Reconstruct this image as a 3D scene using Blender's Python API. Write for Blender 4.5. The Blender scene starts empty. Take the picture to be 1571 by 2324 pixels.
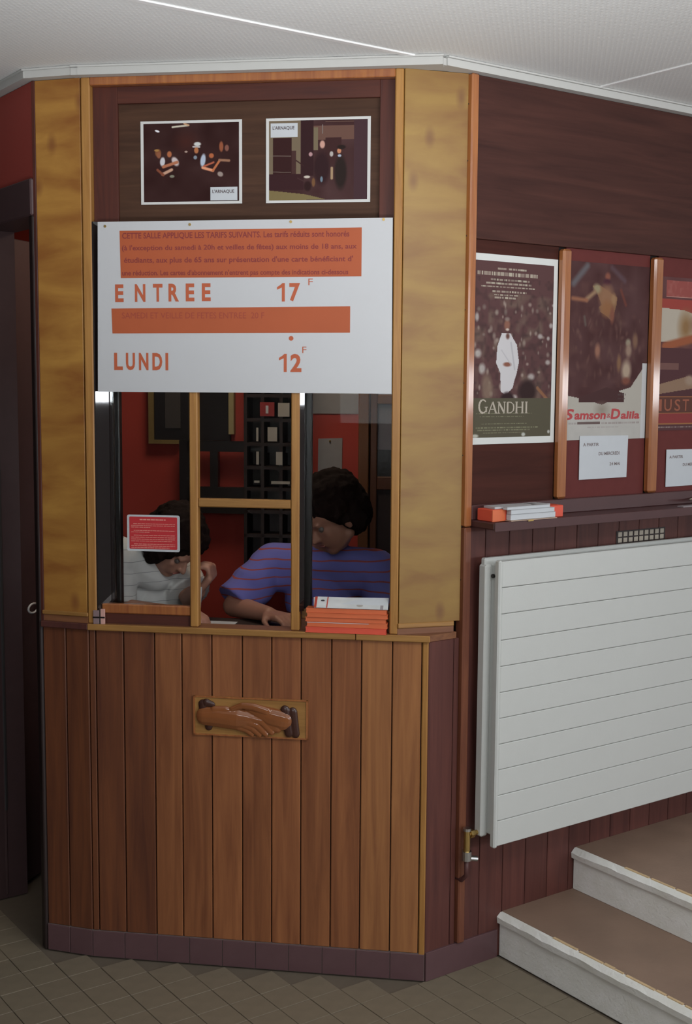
import bpy, bmesh, math, random
import numpy as np
from mathutils import Vector, Matrix, noise

random.seed(7)
SC = bpy.context.scene
COL = SC.collection

# ---------------------------------------------------------------- camera
F_PX = 2814.0 * 1.0
PITCH, ROLL = 0.10432344, 0.00715107
_f = Vector((0, math.cos(PITCH), -math.sin(PITCH)))
_u = Vector((0, math.sin(PITCH), math.cos(PITCH)))
_r = Vector((1, 0, 0))
c, s = math.cos(ROLL), math.sin(ROLL)
right = c * _r + s * _u
up = -s * _r + c * _u
cam = bpy.data.cameras.new('camera')
cam.sensor_fit = 'HORIZONTAL'
cam.sensor_width = 36
cam.lens = F_PX / 1571 * 36
cam_o = bpy.data.objects.new('camera', cam)
COL.objects.link(cam_o)
M = Matrix((right, up, -_f)).transposed().to_4x4()
M.translation = Vector((0, 0, 1.7))
cam_o.matrix_world = M
SC.camera = cam_o

# ---------------------------------------------------------------- frames (location, z-rotation)
P0 = Vector((0.232, 3.382, 0))
A_W = 0.61804751           # poster wall direction
A_F = -0.14463383          # booth front direction


class Fr:
    def __init__(s, o, a):
        s.o = Vector(o); s.a = a
        s.X = Vector((math.cos(a), math.sin(a), 0)); s.Y = Vector((-math.sin(a), math.cos(a), 0))

    def w(s, x, y, z=0.0):
        p = s.o + s.X * x + s.Y * y
        return Vector((p.x, p.y, z))

    def loc(s, p):
        d = Vector(p) - s.o
        return Vector((d.dot(s.X), d.dot(s.Y), p[2]))


FF = Fr(P0, A_F)                                   # booth front, y goes into the booth
WW = Fr(P0, A_W)                                   # poster wall
CHL_A = math.radians(-17)
_pl = FF.w(-.983, 0)
_d = Vector((math.cos(CHL_A), math.sin(CHL_A), 0))
LC = _pl - _d * .15                                # left corner of the booth
CL = Fr(LC, CHL_A)                                 # left chamfer: x 0 .. .15
LL = Fr(LC, A_W - math.pi / 2)                     # left wall: x negative away, y into the booth
_a = FF.w(-.086, 0); _b = WW.w(.113, 0)
CR = Fr(_a, math.atan2((_b - _a).y, (_b - _a).x))  # right chamfer
CRL = (_b - _a).length
WORLD = Fr((0, 0, 0), 0)

# ---------------------------------------------------------------- world, lights, exposure
w = bpy.data.worlds.new('world'); SC.world = w; w.use_nodes = True
w.node_tree.nodes['Background'].inputs[0].default_value = (.75, .85, 1, 1)
w.node_tree.nodes['Background'].inputs[1].default_value = .6
SC.view_settings.view_transform = 'Standard'
SC.view_settings.look = 'None'
SC.view_settings.gamma = 1
SC.view_settings.exposure = 0.0
SC.view_settings.use_curve_mapping = False


def area(name, fr, x, y, z, sx, sz, power, colr, target=None):
    l = bpy.data.lights.new(name, 'AREA'); l.shape = 'RECTANGLE'; l.size = sx; l.size_y = sz
    l.energy = power; l.color = colr
    o = bpy.data.objects.new(name, l); COL.objects.link(o)
    o.location = fr.w(x, y, z)
    t = Vector(target) if target else fr.w(x, y + 1, z)
    o.rotation_euler = (t - o.location).to_track_quat('-Z', 'Y').to_euler()
    return o


# daylight through the glazed street front (opposite the poster wall) and its narrow ribbon pane
LIGHT_GAIN = {}
area('street_window_light', WW, .2, -4.05, 1.5, 2.4, 1.7, 38, (.97, .985, 1.0))
area('ribbon_window_light', WW, 4.15, -4.05, 1.67, 4.5, .26, 48, (.93, .96, 1.0))
area('falloff_fill_light', WORLD, 1.0, 1.5, 2.42, 1.1, .3, 13.5, (.98, .98, .97), (0, 3.5, 1.2))  # added unseen light, gives falloff towards the lower left
area('front_fill_light', WORLD, -.6, -2.0, 1.9, 2.2, 1.0, 40, (.97, .985, 1.0), (0, 3.5, 1.3))  # added frontal fill from behind the camera, no window built there
up_ = area('ceiling_fill_light', WORLD, .0, .45, .9, .9, .4, 15.0, (.96, .98, 1.0), (-.05, 2.0, 2.556))  # added off-frame light aimed up to brighten the ceiling
up_.data.spread = math.radians(75)
area('booth_fill_light', FF, -.7, .72, 2.44, .5, .3, 5.6, (1.0, .8, .6), FF.w(-.75, .95, 0))  # added light to brighten the booth interior, no fitting built

# ---------------------------------------------------------------- materials


def lin(c):
    return tuple(((v / 255) / 12.92 if v <= 10.3 else ((v / 255 + .055) / 1.055) ** 2.4) for v in c)


E0 = 0.66


def alb(r, g, b, e=E0):
    """albedo from a colour read off the photograph at relative light e"""
    return tuple(min(.86, v / e) for v in lin((r, g, b))) + (1,)


class N:
    def __init__(s, name):
        s.m = bpy.data.materials.new(name); s.m.use_nodes = True
        s.t = s.m.node_tree; s.b = s.t.nodes['Principled BSDF']

    def n(s, typ, **kw):
        n = s.t.nodes.new(typ)
        for k, v in kw.items():
            if k.startswith('i_'):
                key = k[2:]
                key = int(key) if key.isdigit() else key
                n.inputs[key].default_value = v
            else:
                setattr(n, k, v)
        return n

    def l(s, a, ao, b, bi):
        s.t.links.new(a.outputs[ao], b.inputs[bi])


MATS = {}


def plain(name, colr, rough=.6, metal=0, spec=.5, noise_amt=.12, nscale=30, bump=0.0, bscale=200, coat=0):
    if name in MATS: return MATS[name]
    k = N(name)
    tc = k.n('ShaderNodeTexCoord')
    nz = k.n('ShaderNodeTexNoise', i_Scale=nscale, i_Detail=4.0)
    k.l(tc, 'Object', nz, 'Vector')
    mix = k.n('ShaderNodeMix', data_type='RGBA')
    c1 = tuple(v * (1 - noise_amt) for v in colr[:3]) + (1,)
    c2 = tuple(min(.9, v * (1 + noise_amt)) for v in colr[:3]) + (1,)
    mix.inputs[6].default_value = c1; mix.inputs[7].default_value = c2
    k.l(nz, 'Fac', mix, 0)
    k.l(mix, 2, k.b, 'Base Color')
    k.b.inputs['Roughness'].default_value = rough
    k.b.inputs['Metallic'].default_value = metal
    k.b.inputs['Specular IOR Level'].default_value = spec
    k.b.inputs['Coat Weight'].default_value = coat
    if bump:
        n2 = k.n('ShaderNodeTexNoise', i_Scale=bscale, i_Detail=3.0)
        k.l(tc, 'Object', n2, 'Vector')
        bp = k.n('ShaderNodeBump', i_Strength=bump, i_Distance=.002)
        k.l(n2, 'Fac', bp, 'Height'); k.l(bp, 0, k.b, 'Normal')
    MATS[name] = k.m
    return k.m


def wood(name, dark, light, axis='Z', scale=1.0, rough=.42, rnd=.25, coat=.15, streak=9.0, contrast=(.3, .7), bump=.12, spec=.4):
    """streaky grain running along axis, tone shifted a little per board"""
    if name in MATS: return MATS[name]
    k = N(name)
    tc = k.n('ShaderNodeTexCoord'); oi = k.n('ShaderNodeObjectInfo')
    add = k.n('ShaderNodeVectorMath', operation='ADD')
    sc_ = k.n('ShaderNodeVectorMath', operation='SCALE', i_Scale=37.0)
    cmb = k.n('ShaderNodeCombineXYZ')
    for i in range(3): k.l(oi, 'Random', cmb, i)
    k.l(cmb, 0, sc_, 0)
    k.l(tc, 'Object', add, 0); k.l(sc_, 0, add, 1)
    mp = k.n('ShaderNodeMapping')
    sv = {'X': (.06, 1, 1), 'Y': (1, .06, 1), 'Z': (1, 1, .06)}[axis]
    mp.inputs['Scale'].default_value = tuple(v * streak * scale for v in sv)
    k.l(add, 0, mp, 'Vector')
    nz = k.n('ShaderNodeTexNoise', i_Scale=4.0, i_Detail=6.0, i_Roughness=.6, i_Distortion=.6)
    k.l(mp, 0, nz, 'Vector')
    cr = k.n('ShaderNodeMapRange'); cr.inputs[1].default_value = contrast[0]; cr.inputs[2].default_value = contrast[1]
    k.l(nz, 'Fac', cr, 0)
    mix = k.n('ShaderNodeMix', data_type='RGBA')
    mix.inputs[6].default_value = dark; mix.inputs[7].default_value = light
    k.l(cr, 0, mix, 0)
    hv = k.n('ShaderNodeHueSaturation')
    mr = k.n('ShaderNodeMapRange'); mr.inputs[3].default_value = 1 - rnd; mr.inputs[4].default_value = 1 + rnd
    k.l(oi, 'Random', mr, 0); k.l(mr, 0, hv, 'Value'); k.l(mix, 2, hv, 'Color')
    k.l(hv, 0, k.b, 'Base Color')
    k.b.inputs['Roughness'].default_value = rough
    k.b.inputs['Coat Weight'].default_value = coat
    k.b.inputs['Coat Roughness'].default_value = .25
    k.b.inputs['Specular IOR Level'].default_value = spec
    bp = k.n('ShaderNodeBump', i_Strength=bump, i_Distance=.002)
    k.l(nz, 'Fac', bp, 'Height'); k.l(bp, 0, k.b, 'Normal')
    MATS[name] = k.m
    return k.m


def figured(name, dark, light, knot):
    """blotchy yellow veneer: cloudy horizontal figure and reddish knots"""
    if name in MATS: return MATS[name]
    k = N(name)
    tc = k.n('ShaderNodeTexCoord')
    mp = k.n('ShaderNodeMapping'); mp.inputs['Scale'].default_value = (2.4, 2.4, 9.0)
    k.l(tc, 'Object', mp, 0)
    nz = k.n('ShaderNodeTexNoise', i_Scale=1.3, i_Detail=5.0, i_Roughness=.55, i_Distortion=.35); k.l(mp, 0, nz, 'Vector')
    mr = k.n('ShaderNodeMapRange'); mr.inputs[1].default_value = .34; mr.inputs[2].default_value = .66
    k.l(nz, 'Fac', mr, 0)
    mix = k.n('ShaderNodeMix', data_type='RGBA'); mix.inputs[6].default_value = dark; mix.inputs[7].default_value = light
    k.l(mr, 0, mix, 0)
    mp2 = k.n('ShaderNodeMapping'); mp2.inputs['Scale'].default_value = (10, 10, 5.5); mp2.inputs['Location'].default_value = (.3, .1, .7)
    k.l(tc, 'Object', mp2, 0)
    vo = k.n('ShaderNodeTexVoronoi', i_Scale=1.0); k.l(mp2, 0, vo, 'Vector')
    mk = k.n('ShaderNodeMapRange'); mk.inputs[1].default_value = .05; mk.inputs[2].default_value = .20
    mk.inputs[3].default_value = .7; mk.inputs[4].default_value = 0
    k.l(vo, 'Distance', mk, 0)
    mx2 = k.n('ShaderNodeMix', data_type='RGBA'); mx2.inputs[7].default_value = knot
    k.l(mk, 0, mx2, 0); k.l(mix, 2, mx2, 6)
    k.l(mx2, 2, k.b, 'Base Color')
    k.b.inputs['Roughness'].default_value = .5; k.b.inputs['Coat Weight'].default_value = .12
    k.b.inputs['Coat Roughness'].default_value = .3
    MATS[name] = k.m
    return k.m


def printed(name='printed_paper', rough=.6):
    if name in MATS: return MATS[name]
    k = N(name)
    at = k.n('ShaderNodeAttribute'); at.attribute_name = 'Ink'
    k.l(at, 'Color', k.b, 'Base Color')
    k.b.inputs['Roughness'].default_value = rough
    k.b.inputs['Specular IOR Level'].default_value = .08
    MATS[name] = k.m
    return k.m


def glass(name):
    if name in MATS: return MATS[name]
    k = N(name)
    k.b.inputs['Base Color'].default_value = (.93, .96, .95, 1)
    k.b.inputs['Transmission Weight'].default_value = 1
    k.b.inputs['Roughness'].default_value = 0
    k.b.inputs['IOR'].default_value = 1.12
    MATS[name] = k.m
    return k.m


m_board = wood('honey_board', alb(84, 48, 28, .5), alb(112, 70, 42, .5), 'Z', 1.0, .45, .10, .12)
m_board_stain_shade = wood('stained_shaded_board', alb(60, 32, 21, .5), alb(84, 48, 28, .5), 'Z', 1.0, .45, .08, .12)  # redder stain plus the falloff of light to the left, painted in
m_board_worn_lit = wood('worn_lit_board', alb(94, 58, 34, .5), alb(120, 80, 47, .5), 'Z', 1.0, .45, .06, .12)  # wear plus the stronger light at the right end, painted in
m_board_red = wood('dark_red_board', alb(62, 35, 32), alb(80, 46, 40), 'Z', 1.0, .5, .12, .04, spec=.3)
m_post = wood('orange_brown_batten', alb(112, 62, 34), alb(140, 88, 46), 'Z', 1.6, .4, .05, 1.0)
m_post.node_tree.nodes['Principled BSDF'].inputs['Coat Roughness'].default_value = .10
m_post_dark = wood('brown_post', alb(80, 44, 32), alb(104, 62, 42), 'Z', 1.6, .45, .05, .1)
m_edge = wood('ochre_moulding', alb(124, 84, 40), alb(148, 108, 56), 'Z', 2.0, .45, .06, .15)
m_edgeX = wood('ochre_moulding_flat', alb(112, 78, 38), alb(136, 100, 54), 'X', 2.0, .45, .06, .15)
m_sillX = wood('brown_ledge', alb(90, 56, 38), alb(112, 74, 48), 'X', 1.5, .45, .05, .1)
m_panel = figured('figured_yellow_veneer', alb(124, 86, 34, .92), alb(146, 114, 50, .92), alb(98, 54, 26, .9))
m_panel2 = figured('figured_amber_veneer', alb(116, 72, 28, .66), alb(148, 108, 48, .66), alb(92, 46, 24, .66))
m_recess = wood('grey_brown_board', alb(58, 38, 28, .9), alb(76, 52, 38, .9), 'X', 1.3, .6, .05, .0, spec=.2)
m_redframe = wood('dark_mahogany', alb(54, 28, 25, .8), alb(78, 40, 30, .8), 'X', 1.0, .5, .05, .05, spec=.3)
m_redframeZ = wood('dark_mahogany_upright', alb(54, 28, 25, .8), alb(80, 40, 30, .8), 'Z', 1.0, .5, .05, .05, spec=.3)
m_wallX = wood('brown_wall_veneer', alb(50, 30, 27, .75), alb(72, 44, 38, .75), 'X', .9, .6, .03, .0, contrast=(.25, .75), spec=.15)
m_wallX2 = wood('brown_panel_veneer', alb(44, 22, 18), alb(58, 30, 24), 'X', .9, .6, .05, .0, spec=.12)
m_maroon = plain('maroon_backing', alb(80, 38, 36), .6, spec=.15)
m_black = plain('black_varnish', (.012, .009, .009, 1), .3, noise_amt=.2)
m_glossjamb = plain('glossy_dark_jamb', (.014, .010, .010, 1), .03, noise_amt=.1, coat=1.0, bump=.006, bscale=90)
m_glossjamb.node_tree.nodes['Principled BSDF'].inputs['Coat IOR'].default_value = 1.9
m_dark = plain('dark_brown', (.022, .012, .011, 1), .5, noise_amt=.3)
m_core = plain('dark_core', (.012, .008, .007, 1), .9)
m_signwhite = plain('white_sign_board', (.53, .54, .56, 1), .35, noise_amt=.02, nscale=8)
m_orange = plain('orange_tape', alb(150, 72, 38, .75), .6, noise_amt=.07, nscale=9)
m_orangeink = plain('orange_letter', alb(160, 78, 48, .75), .6)
m_redink = plain('red_brown_ink', alb(108, 40, 38, .68), .7, noise_amt=.25, nscale=300)
m_redink2 = plain('faint_red_ink', alb(128, 54, 40, .68), .7, noise_amt=.2, nscale=300)
m_greyink = plain('grey_ink', alb(98, 88, 88), .8)
m_darkink = plain('dark_ink', alb(70, 60, 62), .8)
m_paper = plain('white_paper', alb(158, 162, 166), .7, noise_amt=.03)
m_paperdim = plain('grey_paper', alb(150, 150, 152), .7, noise_amt=.08)
m_stickred = plain('sticker_red', alb(128, 30, 34, .42), .4, noise_amt=.04)
m_stickink = plain('sticker_pink_ink', alb(190, 120, 110), .6, noise_amt=.3, nscale=500)
m_radiator = plain('white_enamel', (.545, .56, .54, 1), .38, noise_amt=.02, nscale=12, bump=.08, bscale=260)
m_brass = plain('brass', (.55, .38, .14, 1), .35, metal=1)
m_chrome = plain('steel', (.55, .55, .54, 1), .3, metal=1)
m_plinth = plain('brown_plinth_tile', alb(64, 46, 48, .45), .3, noise_amt=.1, spec=.4)
m_grout = plain('pale_grout', alb(96, 86, 82), .9)
m_floor = plain('beige_floor_tile', alb(90, 82, 69, .50), .5, noise_amt=.18, nscale=22, bump=.15, bscale=180)
m_floorgrout = plain('floor_grout', alb(74, 66, 56, .50), .9)
m_riser = plain('painted_concrete', alb(134, 133, 126, .27), .75, noise_amt=.16, nscale=18, bump=.7, bscale=120)
m_tread = plain('brown_tread', alb(98, 80, 68, .50), .6, noise_amt=.28, nscale=7, bump=.3, bscale=150)
m_worn = plain('worn_ochre_edge', alb(128, 110, 84, .36), .8, noise_amt=.3, nscale=40)
m_redwall = plain('red_wall_paint', alb(92, 34, 28, .32), .7, noise_amt=.08, nscale=5)
m_redin = plain('red_booth_paint', (.40, .045, .03, 1), .7, noise_amt=.12, nscale=5)
m_orangewall = plain('orange_wall_paint', (.55, .13, .05, 1), .7)
m_shell = plain('foyer_plaster', (.34, .34, .34, 1), .8)
m_corn = plain('white_cornice', (.50, .50, .48, 1), .6, noise_amt=.03)
m_strip = plain('white_joint_strip', alb(188, 188, 186, .42), .45, noise_amt=.02)
m_bro = plain('orange_brochure', alb(168, 84, 50, .62), .45, noise_amt=.06)
m_bro2 = plain('red_pack', alb(150, 56, 40, .45), .5, noise_amt=.05)
m_cream = plain('cream_slot', alb(140, 132, 120), .5)
m_skin = plain('skin', (.42, .21, .15, 1), .55, noise_amt=.08)
m_skin2 = plain('tanned_skin', (.36, .17, .115, 1), .55, noise_amt=.08)
m_hair = plain('dark_brown_hair', (.012, .006, .005, 1), .9, spec=.15, noise_amt=.3, nscale=80, bump=.4, bscale=90)
m_cloth = plain('dark_trousers', (.02, .02, .025, 1), .9)
m_eye = plain('eye_white', (.12, .10, .09, 1), .3)
m_lip = plain('lips', (.30, .10, .08, 1), .5)
m_carve = plain('varnished_carving', alb(112, 66, 36), .16, noise_amt=.25, nscale=14, coat=.7)
m_cuff = plain('dark_carved_cuff', alb(52, 30, 24), .3, noise_amt=.2)
m_gl = glass('window_glass')
m_prt = printed()


def ceiling_mat():
    k = N('perforated_ceiling_tile')
    tc = k.n('ShaderNodeTexCoord'); sp = k.n('ShaderNodeSeparateXYZ'); k.l(tc, 'Object', sp, 0)
    outs = []
    for ax in (0, 1):
        mu = k.n('ShaderNodeMath', operation='MULTIPLY', i_1=2 * math.pi / .017); k.l(sp, ax, mu, 0)
        sn = k.n('ShaderNodeMath', operation='SINE'); k.l(mu, 0, sn, 0); outs.append(sn)
    pr = k.n('ShaderNodeMath', operation='MULTIPLY'); k.l(outs[0], 0, pr, 0); k.l(outs[1], 0, pr, 1)
    mr = k.n('ShaderNodeMapRange'); mr.inputs[1].default_value = .2; mr.inputs[2].default_value = .8; k.l(pr, 0, mr, 0)
    nz = k.n('ShaderNodeTexNoise', i_Scale=120.0); k.l(tc, 'Object', nz, 'Vector')
    mix = k.n('ShaderNodeMix', data_type='RGBA')
    mix.inputs[6].default_value = (.80, .815, .81, 1); mix.inputs[7].default_value = (.84, .85, .83, 1)
    k.l(mr, 0, mix, 0); k.l(mix, 2, k.b, 'Base Color')
    ad = k.n('ShaderNodeMath', operation='ADD'); k.l(mr, 0, ad, 0); k.l(nz, 'Fac', ad, 1)
    bp = k.n('ShaderNodeBump', i_Strength=.2, i_Distance=.002); k.l(ad, 0, bp, 'Height'); k.l(bp, 0, k.b, 'Normal')
    k.b.inputs['Roughness'].default_value = .7
    return k.m


def striped(name, base, stripe, period, width, bump=0.0):
    k = N(name)
    tc = k.n('ShaderNodeTexCoord')
    nz = k.n('ShaderNodeTexNoise', i_Scale=7.0, i_Detail=2.0); k.l(tc, 'Object', nz, 'Vector')
    sp = k.n('ShaderNodeSeparateXYZ'); k.l(tc, 'Object', sp, 0)
    m1 = k.n('ShaderNodeMath', operation='MULTIPLY', i_1=.03); k.l(nz, 'Fac', m1, 0)
    a1 = k.n('ShaderNodeMath', operation='ADD'); k.l(sp, 2, a1, 0); k.l(m1, 0, a1, 1)
    md = k.n('ShaderNodeMath', operation='FLOORED_MODULO', i_1=period); k.l(a1, 0, md, 0)
    lt = k.n('ShaderNodeMath', operation='LESS_THAN', i_1=width); k.l(md, 0, lt, 0)
    mix = k.n('ShaderNodeMix', data_type='RGBA'); mix.inputs[6].default_value = base; mix.inputs[7].default_value = stripe
    k.l(lt, 0, mix, 0); k.l(mix, 2, k.b, 'Base Color')
    k.b.inputs['Roughness'].default_value = .9
    return k.m


m_ceil = ceiling_mat()
m_blue = striped('blue_red_striped_knit', (.15, .15, .46, 1), (.34, .07, .07, 1), .030, .0045)
m_white = striped('white_fine_striped_cotton', (.62, .61, .60, 1), (.28, .28, .29, 1), .036, .0016)

# ---------------------------------------------------------------- mesh helpers


class MB:
    """collects vertices and faces in frame coordinates"""
    def __init__(s): s.v = []; s.f = []

    def box(s, x0, x1, y0, y1, z0, z1, bev=0.0):
        if x1 < x0: x0, x1 = x1, x0
        if y1 < y0: y0, y1 = y1, y0
        if z1 < z0: z0, z1 = z1, z0
        b = min(bev, (x1 - x0) * .4, (y1 - y0) * .4, (z1 - z0) * .4)
        n = len(s.v)
        if b <= 0:
            s.v += [(x, y, z) for z in (z0, z1) for y in (y0, y1) for x in (x0, x1)]
            for q in ((0, 2, 3, 1), (4, 5, 7, 6), (0, 1, 5, 4), (2, 6, 7, 3), (0, 4, 6, 2), (1, 3, 7, 5)):
                s.f.append(tuple(n + i for i in q))
            return s
        bm = bmesh.new()
        vs = [bm.verts.new((x, y, z)) for z in (z0, z1) for y in (y0, y1) for x in (x0, x1)]
        for q in ((0, 2, 3, 1), (4, 5, 7, 6), (0, 1, 5, 4), (2, 6, 7, 3), (0, 4, 6, 2), (1, 3, 7, 5)):
            bm.faces.new([vs[i] for i in q])
        bmesh.ops.bevel(bm, geom=bm.edges[:], offset=b, segments=1, affect='EDGES', profile=.5)
        bm.verts.index_update()
        s.v += [tuple(v.co) for v in bm.verts]
        for f in bm.faces: s.f.append(tuple(n + v.index for v in f.verts))
        bm.free()
        return s

    def prism(s, pts, z0, z1):
        """vertical prism over xy polygon pts (ccw)"""
        n = len(s.v); k = len(pts)
        s.v += [(p[0], p[1], z0) for p in pts] + [(p[0], p[1], z1) for p in pts]
        s.f.append(tuple(n + i for i in reversed(range(k)))); s.f.append(tuple(n + k + i for i in range(k)))
        for i in range(k):
            j = (i + 1) % k
            s.f.append((n + i, n + j, n + k + j, n + k + i))
        return s

    def plate(s, pts, y0, y1):
        """plate over xz polygon pts, thickness y0..y1"""
        n = len(s.v); k = len(pts)
        s.v += [(p[0], y0, p[1]) for p in pts] + [(p[0], y1, p[1]) for p in pts]
        s.f.append(tuple(n + i for i in range(k))); s.f.append(tuple(n + k + i for i in reversed(range(k))))
        for i in range(k):
            j = (i + 1) % k
            s.f.append((n + j, n + i, n + k + i, n + k + j))
        return s

    def tube(s, path, r, seg=10, caps=True):
        pts = [Vector(p) for p in path]; rs = r if isinstance(r, (list, tuple)) else [r] * len(pts)
        n = len(s.v); T = []
        for i in range(len(pts)):
            a = pts[max(0, i - 1)]; b = pts[min(len(pts) - 1, i + 1)]
            T.append((b - a).normalized())
        ref = Vector((0, 0, 1)) if abs(T[0].z) < .9 else Vector((1, 0, 0))
        U = T[0].cross(ref).normalized()
        for i, p in enumerate(pts):
            U = (U - T[i] * U.dot(T[i])).normalized(); V = T[i].cross(U)
            for k in range(seg):
                a = 2 * math.pi * k / seg
                s.v.append(tuple(p + (U * math.cos(a) + V * math.sin(a)) * rs[i]))
        for i in range(len(pts) - 1):
            for k in range(seg):
                k2 = (k + 1) % seg
                s.f.append((n + i * seg + k, n + i * seg + k2, n + (i + 1) * seg + k2, n + (i + 1) * seg + k))
        if caps:
            s.f.append(tuple(n + k for k in reversed(range(seg))))
            s.f.append(tuple(n + (len(pts) - 1) * seg + k for k in range(seg)))
        return s

    def ball(s, c_, r, su=14, sv=9, rot=None):
        """ellipsoid; r radius triple"""
        n = len(s.v); r = r if isinstance(r, (tuple, list)) else (r, r, r)
        R = rot or Matrix.Identity(3)
        c_ = Vector(c_)
        s.v.append(tuple(c_ + R @ Vector((0, 0, r[2]))))
        for j in range(1, sv):
            t = math.pi * j / sv
            for i in range(su):
                p = 2 * math.pi * i / su
                s.v.append(tuple(c_ + R @ Vector((r[0] * math.sin(t) * math.cos(p), r[1] * math.sin(t) * math.sin(p), r[2] * math.cos(t)))))
        s.v.append(tuple(c_ + R @ Vector((0, 0, -r[2]))))
        last = len(s.v) - 1
        for i in range(su):
            s.f.append((n, n + 1 + i, n + 1 + (i + 1) % su))
            s.f.append((last, n + 1 + (sv - 2) * su + (i + 1) % su, n + 1 + (sv - 2) * su + i))
        for j in range(sv - 2):
            for i in range(su):
                a = n + 1 + j * su
                s.f.append((a + i, a + su + i, a + su + (i + 1) % su, a + (i + 1) % su))
        return s

    def cap(s, a, b, r0, r1, seg=14):
        """tapered limb with round ends"""
        a = Vector(a); b = Vector(b)
        d = (b - a)
        L = d.length
        if L < 1e-6: return s.ball(a, r0)
        d /= L
        path = []; rs = []
        for k in range(4, -1, -1):
            t = math.pi / 2 * k / 4.4
            path.append(a - d * r0 * math.sin(t)); rs.append(r0 * math.cos(t))
        for k in range(0, 5):
            t = math.pi / 2 * k / 4.4
            path.append(b + d * r1 * math.sin(t)); rs.append(r1 * math.cos(t))
        return s.tube(path, rs, seg)


def to_mesh(mb, org=(0, 0, 0), smooth=False, name='mesh'):
    me = bpy.data.meshes.new(name)
    me.from_pydata([(v[0] - org[0], v[1] - org[1], v[2] - org[2]) for v in mb.v], [], mb.f)
    bm = bmesh.new(); bm.from_mesh(me)
    bmesh.ops.recalc_face_normals(bm, faces=bm.faces[:])
    bm.to_mesh(me); bm.free()
    if smooth:
        for p in me.polygons: p.use_smooth = True
    return me


BASE = {}


def props(o, label=None, cat=None, group=None, kind=None):
    if label: o['label'] = label
    if cat: o['category'] = cat
    if group: o['group'] = group
    if kind: o['kind'] = kind
    return o


def thing(name, fr, base, label=None, cat=None, group=None, kind=None):
    o = bpy.data.objects.new(name, None); COL.objects.link(o)
    o.empty_display_size = .05
    o.location = fr.w(*base); o.rotation_euler = (0, 0, fr.a)
    BASE[o.name] = (fr, Vector(base))
    return props(o, label, cat, group, kind)


def link(name, me, parent, fr, org):
    o = bpy.data.objects.new(name, me); COL.objects.link(o)
    if parent is not None:
        o.parent = parent
        pfr, pb = BASE[parent.name]
        wp = fr.w(org[0], org[1], org[2])
        lp = pfr.loc(wp)
        o.location = (lp.x - pb.x, lp.y - pb.y, lp.z - pb.z)
        o.rotation_euler = (0, 0, fr.a - pfr.a)
    else:
        o.location = fr.w(*org); o.rotation_euler = (0, 0, fr.a)
    BASE[o.name] = (fr, Vector(org))
    return o


def part(name, mb, mat, parent, fr=None, smooth=False, label=None, kind=None):
    if fr is None: fr = BASE[parent.name][0]
    xs = [v[0] for v in mb.v]; ys = [v[1] for v in mb.v]; zs = [v[2] for v in mb.v]
    org = ((min(xs) + max(xs)) / 2, (min(ys) + max(ys)) / 2, min(zs))
    me = to_mesh(mb, org, smooth, name)
    me.materials.append(mat)
    o = link(name, me, parent, fr, org)
    return props(o, label, None, None, kind)


def solo(name, mb, mat, fr, label, cat, group=None, kind=None, smooth=False):
    xs = [v[0] for v in mb.v]; ys = [v[1] for v in mb.v]; zs = [v[2] for v in mb.v]
    org = ((min(xs) + max(xs)) / 2, (min(ys) + max(ys)) / 2, min(zs))
    me = to_mesh(mb, org, smooth, name); me.materials.append(mat)
    return props(link(name, me, None, fr, org), label, cat, group, kind)


def struct(name, mb, mat, fr):
    return solo(name, mb, mat, fr, None, None, None, 'structure')


def B(*a, **k): return MB().box(*a, **k)


# text: flat raised lettering fitted into x0..x1, z0..z1 on plane y
def text_mb(txt, x0, x1, z0, z1, y, depth=.0006, offset=0.0, shear=0.0, spacing=1.0):
    cu = bpy.data.curves.new('lettering', 'FONT'); cu.body = txt; cu.resolution_u = 3
    cu.offset = offset; cu.shear = shear; cu.space_character = spacing
    ob = bpy.data.objects.new('lettering_tmp', cu); COL.objects.link(ob)
    dg = bpy.context.evaluated_depsgraph_get(); dg.update()
    me = bpy.data.meshes.new_from_object(ob.evaluated_get(dg))
    bpy.data.objects.remove(ob); bpy.data.curves.remove(cu)
    vs = np.array([v.co[:] for v in me.vertices])
    mn = vs.min(0); mx = vs.max(0)
    mb = MB(); k = len(vs)
    fx = (x1 - x0) / max(1e-6, mx[0] - mn[0]); fz = (z1 - z0) / max(1e-6, mx[1] - mn[1])
    P = [(x0 + (v[0] - mn[0]) * fx, z0 + (v[1] - mn[1]) * fz) for v in vs]
    mb.v = [(p[0], y - depth, p[1]) for p in P]
    mb.f = [tuple(p.vertices) for p in me.polygons]
    bpy.data.meshes.remove(me)
    return mb


def join(*mbs):
    o = MB()
    for m_ in mbs:
        n = len(o.v); o.v += m_.v; o.f += [tuple(i + n for i in f) for f in m_.f]
    return o


def flat_part(name, mb, mat, parent, fr=None, label=None):
    """like part, without recomputing normals of flat lettering"""
    if fr is None: fr = BASE[parent.name][0]
    xs = [v[0] for v in mb.v]; ys = [v[1] for v in mb.v]; zs = [v[2] for v in mb.v]
    org = ((min(xs) + max(xs)) / 2, (min(ys) + max(ys)) / 2, min(zs))
    me = bpy.data.meshes.new(name)
    me.from_pydata([(v[0] - org[0], v[1] - org[1], v[2] - org[2]) for v in mb.v], [], mb.f)
    me.materials.append(mat)
    return props(link(name, me, parent, fr, org), label)


# ---------------------------------------------------------------- flat prints (vertex-coloured paper)


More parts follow.
